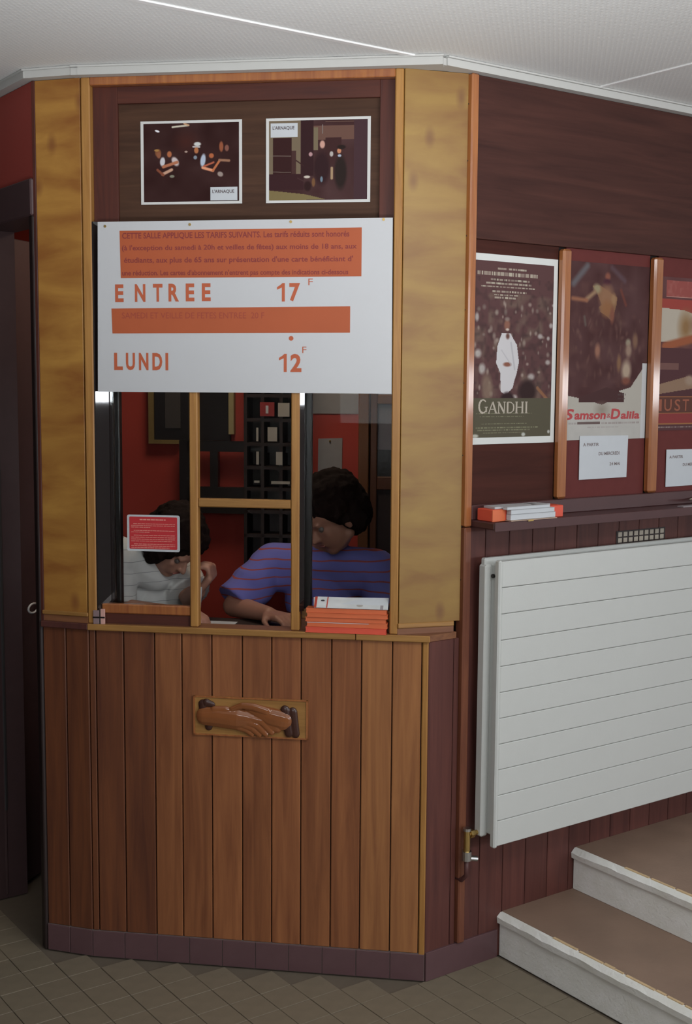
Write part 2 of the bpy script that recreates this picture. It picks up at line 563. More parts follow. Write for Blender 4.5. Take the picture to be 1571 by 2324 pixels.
class Canvas:
    def __init__(s, w_, h_, base):
        s.w = w_; s.h = h_
        s.a = np.zeros((h_, w_, 3)) + np.array(base, float)
        s.X, s.Y = np.meshgrid((np.arange(w_) + .5) / w_, (np.arange(h_) + .5) / h_)
        s.asp = h_ / w_
        s.rng = np.random.RandomState(3)

    def mix(s, m_, colr): s.a += (np.array(colr, float) - s.a) * m_[..., None]

    def ell(s, x, y, rx, ry, colr, soft=.25, al=1.0, ang=0.0):
        dx = (s.X - x); dy = (s.Y - y) * s.asp
        ca, sa = math.cos(ang), math.sin(ang)
        u = (dx * ca + dy * sa) / rx; v = (-dx * sa + dy * ca) / ry
        s.mix(np.clip((1 - np.sqrt(u * u + v * v)) / soft, 0, 1) * al, colr)

    def rect(s, x0, y0, x1, y1, colr, al=1.0):
        s.mix(((s.X >= x0) & (s.X <= x1) & (s.Y >= y0) & (s.Y <= y1)) * al, colr)

    def line(s, x0, y0, x1, y1, w_, colr, al=1.0, soft=.5):
        ax, ay, bx, by = x0, y0 * s.asp, x1, y1 * s.asp
        px, py = s.X - ax, s.Y * s.asp - ay
        dx, dy = bx - ax, by - ay
        t = np.clip((px * dx + py * dy) / max(1e-9, dx * dx + dy * dy), 0, 1)
        d = np.hypot(px - t * dx, py - t * dy)
        s.mix(np.clip((w_ - d) / (w_ * soft), 0, 1) * al, colr)

    def poly(s, pts, colr, al=1.0):
        inside = np.zeros_like(s.X, bool); n = len(pts)
        for i in range(n):
            (x1, y1), (x2, y2) = pts[i], pts[(i + 1) % n]
            cnd = ((y1 > s.Y) != (y2 > s.Y))
            xi = (x2 - x1) * (s.Y - y1) / (y2 - y1 if y2 != y1 else 1e-9) + x1
            inside ^= cnd & (s.X < xi)
        s.mix(inside * al, colr)

    def noise(s, amp, cells, colr=None, region=None):
        gy, gx = int(cells * s.asp) + 2, cells + 2
        g = s.rng.rand(gy, gx)
        yy = s.Y * (gy - 1.001); xx = s.X * (gx - 1.001)
        y0 = yy.astype(int); x0 = xx.astype(int); fy = yy - y0; fx = xx - x0
        v = (g[y0, x0] * (1 - fx) + g[y0, x0 + 1] * fx) * (1 - fy) + (g[y0 + 1, x0] * (1 - fx) + g[y0 + 1, x0 + 1] * fx) * fy
        m_ = np.ones_like(v) if region is None else ((s.X >= region[0]) & (s.X <= region[2]) & (s.Y >= region[1]) & (s.Y <= region[3])) * 1.0
        if colr is None: s.a += ((v - .5) * 2 * amp * m_)[..., None]
        else: s.mix(np.clip((v - .5) * 2 * amp, 0, 1) * m_, colr)

    def textline(s, x0, x1, y, h, colr, al=.8):
        x = x0
        while x < x1:
            l = s.rng.uniform(.008, .05)
            s.rect(x, y - h / 2, min(x1, x + l), y + h / 2, colr, al * s.rng.uniform(.5, 1))
            x += l + s.rng.uniform(.004, .014)

    def mesh(s, name, x0, x1, z0, z1, y, parent, fr=None, e=.72, mat=None, rough=None):
        if fr is None: fr = BASE[parent.name][0]
        w_, h_ = s.w, s.h
        org = ((x0 + x1) / 2, y, z0)
        vs = []
        for j in range(h_ + 1):
            z = z1 + (z0 - z1) * j / h_
            for i in range(w_ + 1):
                vs.append((x0 + (x1 - x0) * i / w_ - org[0], 0, z - org[2]))
        fs = []
        for j in range(h_):
            for i in range(w_):
                a = j * (w_ + 1) + i
                fs.append((a + w_ + 1, a + w_ + 2, a + 1, a))
        me = bpy.data.meshes.new(name); me.from_pydata(vs, [], fs)
        c_ = np.clip(s.a, 0, 255) / 255
        l_ = np.where(c_ <= .04045, c_ / 12.92, ((c_ + .055) / 1.055) ** 2.4) / e
        l_ = np.clip(l_, 0, .88)
        ca = me.color_attributes.new('Ink', 'FLOAT_COLOR', 'CORNER')
        flat = np.repeat(l_.reshape(-1, 3), 4, axis=0)
        flat = np.concatenate([flat, np.ones((flat.shape[0], 1))], 1).astype(np.float32)
        ca.data.foreach_set('color', flat.ravel())
        me.materials.append(mat or m_prt)
        return link(name, me, parent, fr, org)


# =====================================================================================
# SETTING
# =====================================================================================
H_WOOD = 2.53
H_CEIL = 2.556

# floor: slab, tiles near the booth as pieces, the rest joined
fl = struct('floor', MB().box(-5, 8, -5, 5.2, -.06, -.004), m_floorgrout, WW)
tile_mb = MB().box(-.0491, .0491, -.0491, .0491, -.004, 0.0, bev=.0008)
tile_me = to_mesh(tile_mb, (0, 0, 0), name='floor_tile'); tile_me.materials.append(m_floor)


def inside_solid(x, y):
    """wall-frame point under the booth, the steps or the poster wall"""
    p = WW.w(x, y); q = FF.loc(p)
    if x > .277: return True
    if y > -.045 and x > -.02: return True
    g = LL.loc(p)
    c1 = CL.loc(p)
    if q.y > -.05 and g.y > -.05 and c1.y > -.05 and y > -.05: return True
    return False


cells = []
for i in range(-26, 4):
    for j in range(-24, 22):
        x = -.023 + i * .1 + .25 - .0; y = -.05 + j * .1
        if x + .05 > .28: continue
        if inside_solid(x, y): continue
        cells.append((x, y))
cen = FF.w(-.35, -.12); cw = WW.loc(cen)
cells.sort(key=lambda p: (p[0] - cw.x) ** 2 + (p[1] - cw.y) ** 2)
fb = BASE[fl.name][1]
for x, y in cells[:230]:
    t = bpy.data.objects.new('floor_tile', tile_me); COL.objects.link(t)
    t.parent = fl
    t.location = (x - fb.x, y - fb.y, random.uniform(-.0006, .0004) - fb.z)
rest = MB()
for x, y in cells[230:]: rest.box(x - .0487, x + .0487, y - .0487, y + .0487, -.004, 0)
part('floor_tiles_beyond', rest, m_floor, fl, WW, kind='stuff')

# ceiling: panels with white joint strips
ce = struct('ceiling', MB().box(-5, 8, -5, 5.2, H_CEIL + .012, H_CEIL + .08), m_shell, WW)
xs_ = [-5, -1.815, .585, 2.985, 5.385, 8]; ys_ = [-5, -3.6, -2.4, -1.2, .022, 1.2, 2.4, 5.2]
for i in range(len(xs_) - 1):
    for j in range(len(ys_) - 1):
        part('ceiling_panel', B(xs_[i] + .002, xs_[i + 1] - .002, ys_[j] + .002, ys_[j + 1] - .002, H_CEIL, H_CEIL + .012), m_ceil, ce, WW)
for x in xs_[1:-1]:
    part('joint_strip', B(x - .007, x + .007, -5, 0 if x > 0 else 5.2, H_CEIL - .004, H_CEIL, bev=.002), m_strip, ce, WW)
for y in ys_[1:-1]:
    part('joint_strip', B(-5, .03 if y > 0 else 8, y - .010, y + .010, H_CEIL - .004, H_CEIL, bev=.002), m_strip, ce, WW)

# cornices
zc0, zc1 = H_WOOD, H_CEIL
t1 = MB()
for (y0, y1, z0, z1) in ((-.030, .02, zc0, zc1 - .006), (-.036, .0, zc1 - .006, zc1 - .001)):
    t1.box(.012, 3.2, y0, y1, z0 + .0006, z1)
struct('trim_1', t1, m_corn, WW)
cc = [FF.loc(WW.w(.0, -.032)), Vector((.0, .0, 0)), FF.loc(WW.w(.16, 0))]
t2 = MB()
t2.box(-1.0, .018, -.030, .03, zc0, zc1 - .006).box(-1.0, .02, -.036, .0, zc1 - .006, zc1 - .001)
t2.prism([(-.1, .0), (.01, -.028), tuple(FF.loc(WW.w(.14, -.01))[:2]), tuple(FF.loc(WW.w(.12, .05))[:2]), (-.1, .05)], zc0 + .0012, zc1 - .007)
o = struct('trim_2', t2, m_corn, FF)
struct('trim_3', MB().box(-.012, .158, -.030, .0299, zc0 + .0011, zc1 - .006).box(-.012, .158, -.0355, 0, zc1 - .006, zc1 - .001), m_corn, CL)
struct('trim_4', MB().box(-2.6, .012, -.030, .02, zc0 + .0017, zc1 - .006).box(-2.6, .012, -.036, 0, zc1 - .006, zc1 - .001), m_corn, LL)

# poster wall (right)
wr = thing('wall_right', WW, (0, .0, 0), kind='structure')
part('wall_core', MB().box(.0, 3.2, .012, .10, 0, .98).box(.14, 3.2, .012, .10, .98, H_WOOD), m_core, wr)
# lower vertical boards
x = .002; k = 0
while x < 3.1:
    wdt = .092
    part('board', B(x, min(x + wdt, 3.1) - .0022 if x > .1 else (.111 if x > .05 else x + wdt - .0022), .0, .014, 0.0, .984 if x < .1 else 1.297, bev=.0016), m_board_red, wr)
    x = .113 + .092 * 0 if abs(x - .094) < .001 else x + wdt
# horizontal veneer panels behind the posters and the deep header
for (a_, b_) in ((.137, .468), (.503, .862), (.905, 1.26), (1.30, 1.66), (1.70, 2.06), (2.10, 3.1)):
    part('back_panel', B(a_ - .002, b_ + .002, .004, .014, 1.30, 2.095, bev=.001), m_wallX2 if a_ < .3 else m_maroon, wr)
part('header_panel', B(.137, 3.1, -.004, .014, 2.095, H_WOOD, bev=.001), m_wallX, wr)
for (a_, b_) in ((.468, .503), (.862, .903), (1.262, 1.30), (1.662, 1.70), (2.062, 2.10)):
    part('batten', B(a_, b_, -.020, .006, 1.362, 2.088, bev=.006), m_post, wr)
part('corner_post', B(.112, .138, -.016, .02, 1.30, H_WOOD, bev=.004), m_post, wr)
part('corner_post', B(.112, .138, -.016, .02, .086, 1.298, bev=.004), m_post_dark, wr)
part('skirting', B(.002, .275, -.006, .002, 0, .085, bev=.001), m_plinth, wr)

# left wall with the doorway
wl = thing('wall_left', LL, (0, 0, 0), kind='structure')
part('upper_wall', B(-2.6, -.002, .0, .10, 2.265, H_WOOD), m_redwall, wl)
part('header_beam', B(-2.6, -.002, -.012, .11, 2.162, 2.265, bev=.004), plain('brown_door_leaf', (.075, .042, .044, 1), .5), wl)
part('side_wall', B(-2.6, -.43, .0, .10, 0, 2.162), plain('brown_door_leaf', (.075, .042, .044, 1), .5), wl)
part('door_jamb', B(-.030, -.002, -.008, .11, 0, 2.162, bev=.003), m_dark, wl)
# foyer shell behind and beside the camera
struct('wall_back', MB().box(-5, 8, -4.3, -4.2, 0, .55).box(-5, 8, -4.3, -4.2, 2.40, H_CEIL)
       .box(-5, -1.05, -4.3, -4.2, .55, 2.4).box(1.45, 1.88, -4.3, -4.2, .55, 2.4).box(1.88, 8, -4.3, -4.2, .55, 1.53).box(1.88, 8, -4.3, -4.2, 1.81, 2.4)
       .box(6.42, 8, -4.3, -4.2, 1.53, 1.81), m_shell, WW)
struct('wall_far', B(7.2, 7.3, -4.2, 5, 0, H_CEIL), m_shell, WW)
struct('wall_west_shade', B(-1.75, -1.65, -4.5, 5.2, 0, H_CEIL), m_dark, WORLD)  # unseen dark partition added to cut the light on the left
struct('wall_north', B(-4.2, 7.2, 4.2, 4.3, 0, H_CEIL), m_shell, WW)
w1 = thing('window_1', WW, (.2, -4.19, .55), kind='structure')
for xx in (-1.05, -.2, .6, 1.41): part('window_frame', B(xx, xx + .04, -4.24, -4.19, .55, 2.4), m_dark, w1)
w2 = thing('window_2', WW, (5.0, -4.19, 1.49), kind='structure')
part('window_frame', MB().box(1.88, 6.42, -4.24, -4.2, 1.53, 1.54).box(1.88, 6.42, -4.24, -4.2, 1.80, 1.81), m_dark, w2)

# =====================================================================================
# DOOR on the left
# =====================================================================================
dl_a = math.radians(72)
_h = LL.w(-.425, .03)
DF = Fr(_h, dl_a)
dr = thing('door_1', DF, (0, 0, 0), kind='structure')
dlf = part('door_leaf', B(0, .62, 0, .04, .01, 2.150, bev=.003), plain('brown_door_leaf', (.075, .042, .044, 1), .5), dr)
part('door_edge_strip', B(-.004, .006, -.004, .0, .3, 1.9), plain('grey_metal_strip', (.06, .06, .065, 1), .5), dr)
# silver C-shaped pull
hk = MB()
pth = []
for k in range(13):
    t = math.radians(60 + 24 * k)
    pth.append((.138 + .029 * math.cos(t), -.030, .948 + .0155 * math.sin(t)))
pth += [(.170, -.028, .945), (.186, -.020, .950), (.200, -.002, .948)]
hk.tube(pth, [.0034] * len(pth), 10)
part('door_handle', hk, plain('pale_grey_enamel', (.75, .75, .76, 1), .35), dlf, smooth=True)

# =====================================================================================
# STAIRS
# =====================================================================================
st = thing('stair', WW, (.9, -1.2, 0), 'short concrete staircase with pale worn risers rising right below the white radiator', 'stairs')


def rough_slab(x0, x1, y0, y1, z0, z1, n, amp):
    """slab along y whose front (low x) top edge is unevenly worn"""
    mb = MB()
    ys = [y0 + (y1 - y0) * i / n for i in range(n + 1)]
    for i, y in enumerate(ys):
        a = amp * (noise.noise(Vector((y * 9, z1 * 7, x0))) )
        b_ = amp * (noise.noise(Vector((y * 23, z1 * 5, x0 + 3))) * .6)
        mb.v += [(x0 + a * .5, y, z0), (x0 + a * .5 - .002, y, z1 - .012 + b_), (x0 + .012 + a, y, z1), (x1, y, z1), (x1, y, z0)]
    for i in range(n):
        for k in range(5):
            k2 = (k + 1) % 5
            mb.f.append((i * 5 + k, i * 5 + k2, (i + 1) * 5 + k2, (i + 1) * 5 + k))
    mb.f.append((0, 1, 2, 3, 4)); mb.f.append(tuple(n * 5 + k for k in (4, 3, 2, 1, 0)))
    return mb


for (sx, z0, z1, xe) in ((.277, 0.0, .134, .60), (.583, .134, .266, 3.2)):
    part('riser', B(sx + .008, sx + .30, -2.9, -.001, z0, z1 - .03, bev=.003), m_riser, st)
    part('nosing', rough_slab(sx, sx + .07, -2.9, -.001, z1 - .03, z1, 90, .007), m_riser, st)
    part('tread', B(sx + .020, xe, -2.9, -.001, z1 - .029, z1 + .0015), m_tread, st)
    # thin ochre line where the paint has worn through, broken into flakes
    wm = MB(); y = -2.9
    while y < -.25:
        l = random.uniform(.03, .11)
        wm.box(sx + .013 + random.uniform(0, .003), sx + .021 + random.uniform(0, .004), y, y + l * .9, z1 - .002, z1 + .0022)
        y += l
    part('worn_edge', wm, m_worn, st, kind='stuff')
part('riser_core', B(.60, 3.2, -2.9, -.001, 0, .236), m_riser, st)

# =====================================================================================
# TICKET BOOTH
# =====================================================================================
tb = thing('ticket_booth', FF, (-.45, .5, 0), 'wood-panelled corner ticket booth with yellow veneer uprights and a three-part service window', 'booth')
Z_L = .985     # ledge underside
Z_T = 1.003    # ledge top
# plinth
xs = [-.983 + i * .0983 for i in range(11)]
for i in range(10):
    part('plinth_tile', B(xs[i] + .001, xs[i + 1] - .001, -.004, .008, .002, .080, bev=.001), m_plinth, tb)
for i in range(2):
    part('plinth_tile', B(i * .075 + .001, i * .075 + .074, -.004, .008, .002, .080, bev=.001), m_plinth, tb, CL)
part('plinth_grout', B(-.983, 0, .0, .02, 0, .081), m_grout, tb)
part('plinth_grout', B(0, .15, .0, .02, 0, .081), m_grout, tb, CL)
# lower boards
jt = [-.983, -.963, -.8796, -.7876, -.7069, -.6188, -.53, -.4446, -.3597, -.2728, -.1879, -.101, -.0186]
for i in range(len(jt) - 1):
    part('board', B(jt[i] + .0014, jt[i + 1] - .0014, .0, .014, .081, Z_L, bev=.0022), m_board_stain_shade if i < 3 else (m_board_worn_lit if i > 9 else m_board), tb)
part('corner_bead', B(-.0172, .0, -.002, .016, .0, Z_L, bev=.003), m_edge, tb)
for i in range(2):
    part('board', B(i * .075 + .001, i * .075 + .0735, .0, .014, .081, Z_L, bev=.0022), m_board_stain_shade, tb, CL)
part('core', MB().box(-.983, -.006, .010, .03, 0, Z_L - .001), m_core, tb)
part('core', MB().box(.0, .15, .010, .03, 0, Z_L - .001), m_core, tb, CL)
# ledge, footprint follows the corners
pL = [FF.loc(CL.w(.0, .0)), FF.loc(CL.w(.0, .10))]
wr1 = FF.loc(WW.w(.10, .0)); wr2 = FF.loc(WW.w(.10, .06))
lg = MB().prism([tuple(pL[0][:2]), (-.983, -.001), (.0, -.001), tuple(wr1[:2]), tuple(wr2[:2]), (-.1, .06), (-.983, .06), tuple(pL[1][:2])], Z_L, Z_T)
part('ledge', lg, m_sillX, tb)
part('ledge_edge', B(-.983, -.205, -.013, -.001, Z_L, Z_T, bev=.002), m_edgeX, tb)
part('ledge_edge', B(-.203, .004, -.013, -.001, Z_L, Z_T, bev=.002), m_edgeX, tb)
part('ledge_edge', B(.0, .152, -.012, 0, Z_L, Z_T, bev=.002), m_board_red, tb, CL)
# chamfer uprights in figured yellow veneer
part('veneer_panel', B(.006, .146, .0, .014, 1.033, H_WOOD, bev=.001), m_panel2, tb, CL)
part('veneer_panel', B(.002, CRL - .001, .0, .014, 1.033, H_WOOD, bev=.001), m_panel, tb, CR)
part('veneer_edge', B(-.004, .006, -.002, .016, 1.0, H_WOOD, bev=.001), m_redframeZ, tb, CL)
part('sill_moulding', B(.002, .15, -.006, .012, 1.022, 1.034, bev=.002), m_edgeX, tb, CL)
part('kick_board', B(.002, .15, -.001, .014, Z_T, 1.022), m_sillX, tb, CL)
part('sill_moulding', B(-.002, CRL - .02, -.006, .012, 1.020, 1.034, bev=.002), m_edgeX, tb, CR)
part('kick_board', B(-.002, CRL - .02, -.001, .014, Z_T, 1.020), m_sillX, tb, CR)
# little nails in the veneer edges
nl = MB()
for z in (1.15, 1.3, 1.5, 1.7, 1.9, 2.1, 2.3, 2.45):
    nl.ball((.185, -.0005, z), .0022, 8, 5)
part('nail_row', nl, m_black, tb, CR, kind='stuff')
# uprights and head of the service opening
part('upright', B(-.983, -.957, -.003, .03, Z_T, H_WOOD, bev=.003), m_edge, tb)
part('upright', B(-.110, -.087, -.003, .03, Z_T, H_WOOD, bev=.003), m_edge, tb)
part('head_rail', B(-.957, -.110, -.003, .03, 2.508, H_WOOD, bev=.002), m_post, tb)
# dark mahogany frame in the recess
part('recess_frame', B(-.957, -.886, .022, .034, 2.14, 2.508, bev=.001), m_redframeZ, tb)
part('recess_frame', B(-.153, -.110, .022, .034, 2.14, 2.508, bev=.001), m_redframeZ, tb)
part('recess_frame', B(-.886, -.153, .022, .034, 2.462, 2.508, bev=.001), m_redframe, tb)
part('display_board', B(-.888, -.151, .034, .044, 2.13, 2.464, bev=.001), m_recess, tb)
part('sign_backing', B(-.957, -.110, .028, .046, 1.672, 2.14), m_redframe, tb)
# side jamb, splayed and glossy
sj = MB().prism([(-.957, .0), (-.953, -.0), (-.912, .048), (-.916, .052), (-.957, .052)], Z_T, 2.14)
part('splayed_jamb', sj, m_glossjamb, tb, smooth=False)
part('jamb_post', B(-.914, -.900, .046, .075, Z_T, 1.672, bev=.003), m_black, tb)
# mullions, transom and rails
part('mullion', B(-.681, -.657, .0, .03, Z_T, 1.672, bev=.003), m_edge, tb)
part('mullion', B(-.390, -.365, .0, .03, Z_T, 1.672, bev=.003), m_edge, tb)
part('transom', B(-.657, -.390, .003, .028, 1.347, 1.371, bev=.003), m_edgeX, tb)
part('bottom_rail', B(-.945, -.681, .006, .03, 1.033, 1.061, bev=.003), m_post, tb)
part('bottom_board', B(-.945, -.681, .012, .03, Z_T, 1.033), m_redframe, tb)
part('bottom_rail', B(-.365, -.110, .028, .045, 1.033, 1.060, bev=.003), m_edgeX, tb)
part('bottom_board', B(-.365, -.110, .030, .045, Z_T, 1.033), m_sillX, tb)
# glazing
for (a_, b_, z0, z1) in ((-.914, -.679, 1.058, 1.674), (-.659, -.388, 1.369, 1.674), (-.367, -.108, 1.056, 1.674)):
    part('glass_pane', B(a_, b_, .031, .034, z0, z1), m_gl, tb)
# dark sliding-glass post and its glossy edge
sv = MB().prism([(-.3655, .002), (-.3545, .013), (-.3545, .03), (-.3655, .03)], 1.058, 1.672)
part('glossy_bead', sv, m_glossjamb, tb)
part('sliding_stile', B(-.372, -.338, .042, .058, 1.06, 1.672, bev=.003), m_black, tb)
# interior of the booth
BW = 1.25
struct('floor_booth', MB().prism([(-.9, .05), (-.03, .05), (.5, .7), (.5, 1.24), (-2.0, 1.24), (-1.05, .25)], 0, .01), m_dark, FF)
struct('wall_booth_back', B(-3.2, .9, BW, BW + .05, 0, 2.52), m_redin, FF)
struct('ceiling_booth', MB().prism([(-.95, .06), (-.13, .06), (.45, .6), (.55, 1.24), (-2.0, 1.24), (-1.1, .3)], 2.50, 2.525), m_dark, FF)
ic = thing('inner_counter', FF, (-.53, .24, 0), 'dark counter top inside the booth behind the service window', 'counter')
part('counter_top', B(-.92, -.13, .06, .40, .930, .955, bev=.004), m_dark, ic)
part('counter_leg', B(-.90, -.86, .08, .12, .01, .930), m_dark, ic)
part('counter_leg', B(-.19, -.15, .08, .12, .01, .930), m_dark, ic)

# carved handshake plaque ------------------------------------------------------------
cp = thing('carved_plaque', FF, (-.504, -.004, .692), 'small carved wooden relief of two clasped hands on the front boards', 'carving')
part('backing', B(-.671, -.338, -.006, .0, .692, .806, bev=.0015), m_edgeX, cp)
part('border', MB().box(-.671, -.666, -.0085, -.005, .692, .806).box(-.343, -.338, -.0085, -.005, .692, .806)
     .box(-.671, -.338, -.0085, -.005, .802, .806).box(-.671, -.338, -.0085, -.005, .692, .696), m_post, cp)


def cz(X, Y): return (-.671 + (X - 165) / 1225 * .333, .806 - (Y - 150) / 490 * .114)


def cr_(v): return v / 1225 * .333


def remesh(mb, voxel, smooth_it=4, fac=.5):
    me = to_mesh(mb, (0, 0, 0))
    ob = bpy.data.objects.new('remesh_tmp', me); COL.objects.link(ob)
    md = ob.modifiers.new('r', 'REMESH'); md.mode = 'VOXEL'; md.voxel_size = voxel; md.use_smooth_shade = True
    if smooth_it:
        sm = ob.modifiers.new('s', 'SMOOTH'); sm.iterations = smooth_it; sm.factor = fac
    dg = bpy.context.evaluated_depsgraph_get(); dg.update()
    m2 = bpy.data.meshes.new_from_object(ob.evaluated_get(dg))
    bpy.data.objects.remove(ob); bpy.data.meshes.remove(me)
    out = MB(); out.v = [tuple(v.co) for v in m2.vertices]; out.f = [tuple(p.vertices) for p in m2.polygons]
    bpy.data.meshes.remove(m2)
    return out


def limb2(mb, pts, rs, y0, flat=.5):
    P = [cz(*p) for p in pts]
    for i in range(len(P) - 1):
        mb.cap((P[i][0], 0, P[i][1]), (P[i + 1][0], 0, P[i + 1][1]), cr_(rs[i]), cr_(rs[i + 1]), 12)
    return mb


def relief(groups, voxel=.0013, flat=.5):
    allm = MB()
    for pts, rs, y in groups:
        m_ = limb2(MB(), pts, rs, 0)
        m_.v = [(v[0], v[1] * flat + y, v[2]) for v in m_.v]
        allm = join(allm, m_)
    return remesh(allm, voxel, 2)


hands = [
    # hand coming from the left: wrist, back, thumb on top, four fingers curling under the other hand
    ([(300, 400), (440, 400), (640, 420), (780, 430)], [105, 118, 122, 95], -.008),
    ([(400, 320), (520, 310), (620, 330)], [50, 48, 36], -.014),
    ([(760, 400), (900, 430), (1010, 560)], [42, 40, 30], -.015),
    ([(720, 440), (850, 480), (950, 590)], [42, 38, 28], -.0155),
    ([(700, 480), (800, 520), (880, 600)], [38, 34, 26], -.015),
    ([(660, 520), (740, 545), (800, 600)], [34, 30, 24], -.014),
    # hand coming from the right: wrist, back, thumb crossing over, knuckles
    ([(1120, 410), (1000, 380), (880, 320), (760, 270)], [110, 108, 80, 52], -.009),
    ([(960, 300), (820, 250), (700, 240), (590, 285)], [48, 42, 36, 26], -.017),
    ([(1060, 500), (960, 470), (880, 400)], [60, 54, 44], -.011),
]
part('clasped_hands', relief(hands), m_carve, cp, smooth=True)
part('left_cuff', relief([([(270, 250), (285, 420)], [50, 45], -.008), ([(310, 230), (370, 250)], [45, 34], -.010), ([(330, 530), (330, 535)], [42, 42], -.006)]), m_cuff, cp, smooth=True)
part('right_cuff', relief([([(1150, 280), (1190, 560)], [52, 48], -.010), ([(1230, 300), (1260, 570)], [50, 46], -.008)]), m_cuff, cp, smooth=True)

# =====================================================================================
# SIGNS AND PRINTS ON THE BOOTH
# =====================================================================================
def one_mb(x0, x1, z0, z1, y):
    w_ = (x1 - x0); h_ = z1 - z0
    return MB().plate([(x0 + w_ * .62, z0), (x1, z0), (x1, z1), (x0 + w_ * .70, z1), (x0 + w_ * .45, z1 - h_ * .10), (x0, z1 - h_ * .22), (x0, z1 - h_ * .36), (x0 + w_ * .62, z1 - h_ * .24)], y - .0006, y)


sg = thing('price_sign', FF, (-.527, -.006, 1.669), 'white price board with two orange bands and orange ENTREE and LUNDI lettering', 'sign')
ys0 = -.0065
sb = MB().plate([(-.943, 1.6685), (-.1105, 1.6695), (-.1125, 2.140), (-.937, 2.138)], ys0, -.0035)
part('board', sb, m_signwhite, sg)
ob1 = part('orange_band', MB().plate([(-.872, 1.9835), (-.196, 1.985), (-.196, 2.115), (-.874, 2.113)], ys0 - .0006, ys0), m_orange, sg)
ob2 = part('orange_band', MB().plate([(-.898, 1.831), (-.226, 1.834), (-.226, 1.905), (-.900, 1.900)], ys0 - .0006, ys0), m_orange, sg)
yl = ys0 - .0001
sc_x = lambda X: -.943 + (200 + X / 2.182 - 224) * (.831 / 666)         # reading off the enlarged crop
sc_z = lambda Y: 2.139 - (480 + Y / 2.182 - 502) * (.470 / 389.5)
wd = MB()
for ch, a_, b_ in (('E', 147, 190), ('N', 247, 300), ('T', 338, 386), ('R', 416, 468), ('E', 502, 545), ('E', 582, 626)):
    sh = -(a_ - 147) * .008
    flat_part('letter', text_mb(ch, sc_x(a_), sc_x(b_), sc_z(448 + sh), sc_z(360 + sh), yl, offset=.035), m_orangeink, sg)
for ch, a_, b_, t_, q_ in (('1', 952, 990, 357, 447), ('7', 1012, 1064, 357, 447), ('F', 1104, 1126, 336, 368)):
    flat_part('numeral' if ch != 'F' else 'letter', one_mb(sc_x(a_), sc_x(b_), sc_z(q_), sc_z(t_), yl) if ch == '1' else text_mb(ch, sc_x(a_), sc_x(b_), sc_z(q_), sc_z(t_), yl, offset=.035 if ch != 'F' else -.005), m_orangeink, sg)
wd = MB()
for ch, a_, b_ in (('L', 138, 182), ('U', 198, 244), ('N', 264, 312), ('D', 332, 382), ('I', 398, 412)):
    flat_part('letter', text_mb(ch, sc_x(a_), sc_x(b_), sc_z(789), sc_z(702), yl, offset=.035), m_orangeink, sg)
for ch, a_, b_, t_, q_ in (('1', 962, 1000, 704, 794), ('2', 1018, 1072, 704, 794), ('F', 1076, 1096, 668, 700)):
    flat_part('numeral' if ch != 'F' else 'letter', one_mb(sc_x(a_), sc_x(b_), sc_z(q_), sc_z(t_), yl) if ch == '1' else text_mb(ch, sc_x(a_), sc_x(b_), sc_z(q_), sc_z(t_), yl, offset=.035 if ch != 'F' else -.005), m_orangeink, sg)
lines = [('CETTE SALLE APPLIQUE LES TARIFS SUIVANTS. Les tarifs réduits sont honorés', 186, 1300, 105, 140),
         ("(à l'exception du samedi à 20h et veilles de fêtes) aux moins de 18 ans, aux", 184, 1336, 166, 200),
         ("étudiants, aux plus de 65 ans sur présentation d'une carte bénéficiant d'", 194, 1318, 226, 262),
         ("une réduction. Les cartes d'abonnement n'entrent pas compte des indications ci-dessous", 184, 1296, 290, 324)]
for tx, a_, b_, t_, q_ in lines:
    flat_part('small_text', text_mb(tx, sc_x(a_), sc_x(b_), sc_z(q_), sc_z(t_), ys0 - .0006, depth=.0003, offset=.02), m_redink, ob1)
flat_part('small_text', text_mb('SAMEDI ET VEILLE DE FETES ENTREE  20 F', sc_x(180), sc_x(890), sc_z(530), sc_z(500), ys0 - .0006, depth=.0003, offset=.0), m_redink2, ob2)
dt = MB().tube([(-.389, ys0, 1.8185), (-.389, ys0 - .001, 1.8185)], .0065, 14)
part('orange_dot', dt, m_orangeink, sg)
for X, Y in ((100, 72), (524, 68), (1018, 60), (1462, 54)):
    part('screw', MB().tube([(sc_x(X), ys0 + .001, sc_z(Y)), (sc_x(X), ys0 - .0018, sc_z(Y))], .0038, 10), m_brass, sg)

# film stills --------------------------------------------------------------------------
WHT = (176, 176, 174)


def still(px0, px1, pz0, pz1, label, painter, cap_rect):
    t = thing('film_still', FF, ((px0 + px1) / 2, .033, pz0), label, 'photo', 'film stills pinned above the price board')
    part('card', B(px0, px1, .0315, .0335, pz0, pz1), m_paper, t)
    w_ = 210; h_ = int(w_ * (pz1 - pz0) / (px1 - px0))
    cv = Canvas(w_, h_, WHT); painter(cv)
    bw = .028; cv.rect(0, 0, 1, .033, WHT); cv.rect(0, .967, 1, 1, WHT); cv.rect(0, 0, bw, 1, WHT); cv.rect(1 - bw, 0, 1, 1, WHT)
    cv.mesh('picture', px0, px1, pz0, pz1, .0312, t)
    x0, x1, y0, y1 = cap_rect
    X = lambda u: px0 + (px1 - px0) * u
    Z = lambda v: pz1 + (pz0 - pz1) * v
    cc_ = part('caption_card', B(X(x0), X(x1), .0302, .0311, Z(y1), Z(y0)), m_paper, t)
    flat_part('caption_text', text_mb("L'ARNAQUE", X(x0 + .02), X(x1 - .03), Z(y1 - (y1 - y0) * .50), Z(y0 + (y1 - y0) * .20), .0301, depth=.0003, offset=.02), m_darkink, cc_)


